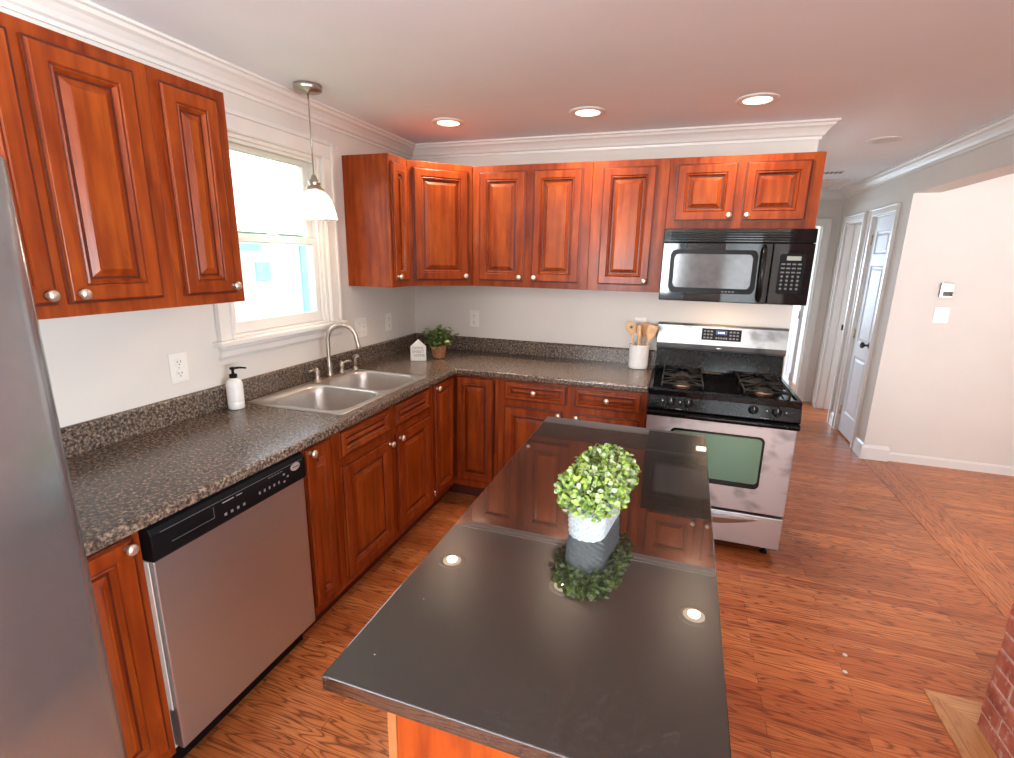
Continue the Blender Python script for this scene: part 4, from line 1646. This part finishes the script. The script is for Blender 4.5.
LY = -.5474
downlight('lit recessed ceiling light nearest the corner, leftmost of three', .5562, LY, True)
downlight('lit recessed ceiling light in the middle of the row of three', 1.3779, LY, True)
downlight('lit recessed ceiling light above the stove, rightmost lit one', 2.2018, LY, True)
downlight('unlit recessed ceiling light near the hallway', 3.062, .545, False)

vt = thing('ceiling_vent', 'small dark slotted ceiling register in the hallway', 'vent', (3.07, 1.80, H))
MB().box(-.09, .09, -.06, .06, -.006, -.0005).build('frame', 'trim', vt, bevel=.002)
q = MB()
for i in range(5):
    q.box(-.080 + i * .034, -.056 + i * .034, -.045, .045, -.0072, -.0061)
q.build('slots', 'slot', vt)
ht = thing('attic_hatch', 'white framed square attic hatch in the hallway ceiling', 'hatch', (3.05, 2.50, H))
MB().cells([-.27, -.21, .21, .27], [-.27, -.21, .21, .27], lambda u, v: not (abs(u) < .21 and abs(v) < .21), -.018, -.0005).build('frame', 'trim', ht, bevel=.003)
MB().box(-.208, .208, -.208, .208, -.006, -.0005).build('panel', 'wall', ht)

# pendant
PX, PY = .1975, -1.312
pd = thing('pendant_lamp', 'brushed nickel pendant lamp with ribbed glass bell shade by the window', 'lamp', (PX, PY, H))
MB().lathe([(.062, -.0005), (.064, -.004), (.064, -.022), (.060, -.026), (.010, -.027), (.007, -.034)], seg=36).build('canopy', 'nickel', pd)
MB().lathe([(.0035, -.03), (.0035, -.402)], seg=10).build('rod', 'nickel', pd)
MB().lathe([(.006, -.392), (.012, -.400), (.016, -.412), (.028, -.424), (.030, -.434), (.024, -.440), (.030, -.446), (.044, -.458), (.046, -.464), (.030, -.466)], seg=28).build('socket_cap', 'nickel', pd)
q = MB()
prof = [(.036, -.4665), (.046, -.472), (.061, -.486), (.074, -.508), (.084, -.536), (.092, -.566), (.096, -.592), (.097, -.600)]
rings = []
seg = 72
for r, z in prof:
    rings.append([((r + (.0022 if i % 2 else 0)) * cos(2 * pi * i / seg), (r + (.0022 if i % 2 else 0)) * sin(2 * pi * i / seg), z) for i in range(seg)])
for r, z in reversed(prof):
    rings.append([((r - .003 + (.0022 if i % 2 else 0)) * cos(2 * pi * i / seg), (r - .003 + (.0022 if i % 2 else 0)) * sin(2 * pi * i / seg), z) for i in range(seg)])
q.loops(rings, smooth=True)
q.build('lamp_shade', 'shade', pd)
MB().lathe([(.012, -.466), (.014, -.49), (.026, -.515), (.031, -.538), (.027, -.560), (.014, -.573), (.001, -.576)], seg=20).build('bulb', 'bulb', pd)
l = bpy.data.lights.new('pendant_glow', 'POINT')
l.energy, l.color, l.shadow_soft_size = 4, (1, .82, .6), .04
o = bpy.data.objects.new('pendant_glow', l)
o.location = (0, 0, -.592)
COL.objects.link(o)
o.parent = pd

# small hook with a loop of cord at the window's upper right corner
hk = MB()
hk.tube([(.0315, WY1 + .080, 2.165), (.050, WY1 + .080, 2.165), (.058, WY1 + .080, 2.175), (.052, WY1 + .080, 2.186)], .0025, 8)
hk.lathe([(.008, .0305), (.006, .036)], axis='x', c=(0, WY1 + .080, 2.165), seg=12)
tag(hk.build('wall_hook', 'trim'), 'tiny white hook on the upper right corner of the window casing', 'hook')

for lb, fx_, fy_ in (('tiny pale filler spot in the floor, the one nearer the stove', 2.734, -1.307), ('tiny pale filler spot in the floor, the one nearer the camera', 2.707, -1.411)):
    tag(MB().lathe([(.009, .0004), (.0085, .0012), (.001, .0014)], seg=14).build('floor_plug', 'label', loc=(fx_, fy_, 0)), lb, 'floor plug')

# ------------------------------------------------------------------ brick column
bc = thing('brick_column', 'red brick chimney column at the lower right edge', 'chimney', (BX, BYF, 0))
cl_x, cl_y = 1.0, 1.3
MB().box(.004, cl_x - .01, -cl_y + .01, -.004, .001, H - .001).build('mortar_core', 'mortar', bc)
q = MB()
rb_ = random.Random(5)
ch, bl, bdp, mj = .0665, .196, .092, .0095
row = 0
z = .002
while z + ch < H:
    zt_ = z + ch - mj
    # face toward -x (runs along y)
    y = 0.0
    first = bl if row % 2 == 0 else bdp
    while y > -cl_y + .01:
        ln = first if y == 0 else bl
        ye = max(y - ln, -cl_y)
        j = rb_.uniform(-.003, .003)
        q.box(j, bdp * .5, ye, y, z, zt_)
        y = ye - mj
    # face toward +y (runs along x)
    x = (bdp if row % 2 == 0 else bl) * 1.0
    x = bdp * .5 + .001 if row % 2 == 0 else bdp * .5 + .001
    fl_ = (bl - bdp * .5) if row % 2 else bdp * .5
    while x < cl_x - .01:
        xe = min(x + fl_, cl_x)
        q.box(x, xe, -bdp * .5, rb_.uniform(-.003, .002), z, zt_)
        x = xe + mj
        fl_ = bl
    z += ch
    row += 1
q.build('bricks', 'brick', bc, bevel=.003, seg=1)
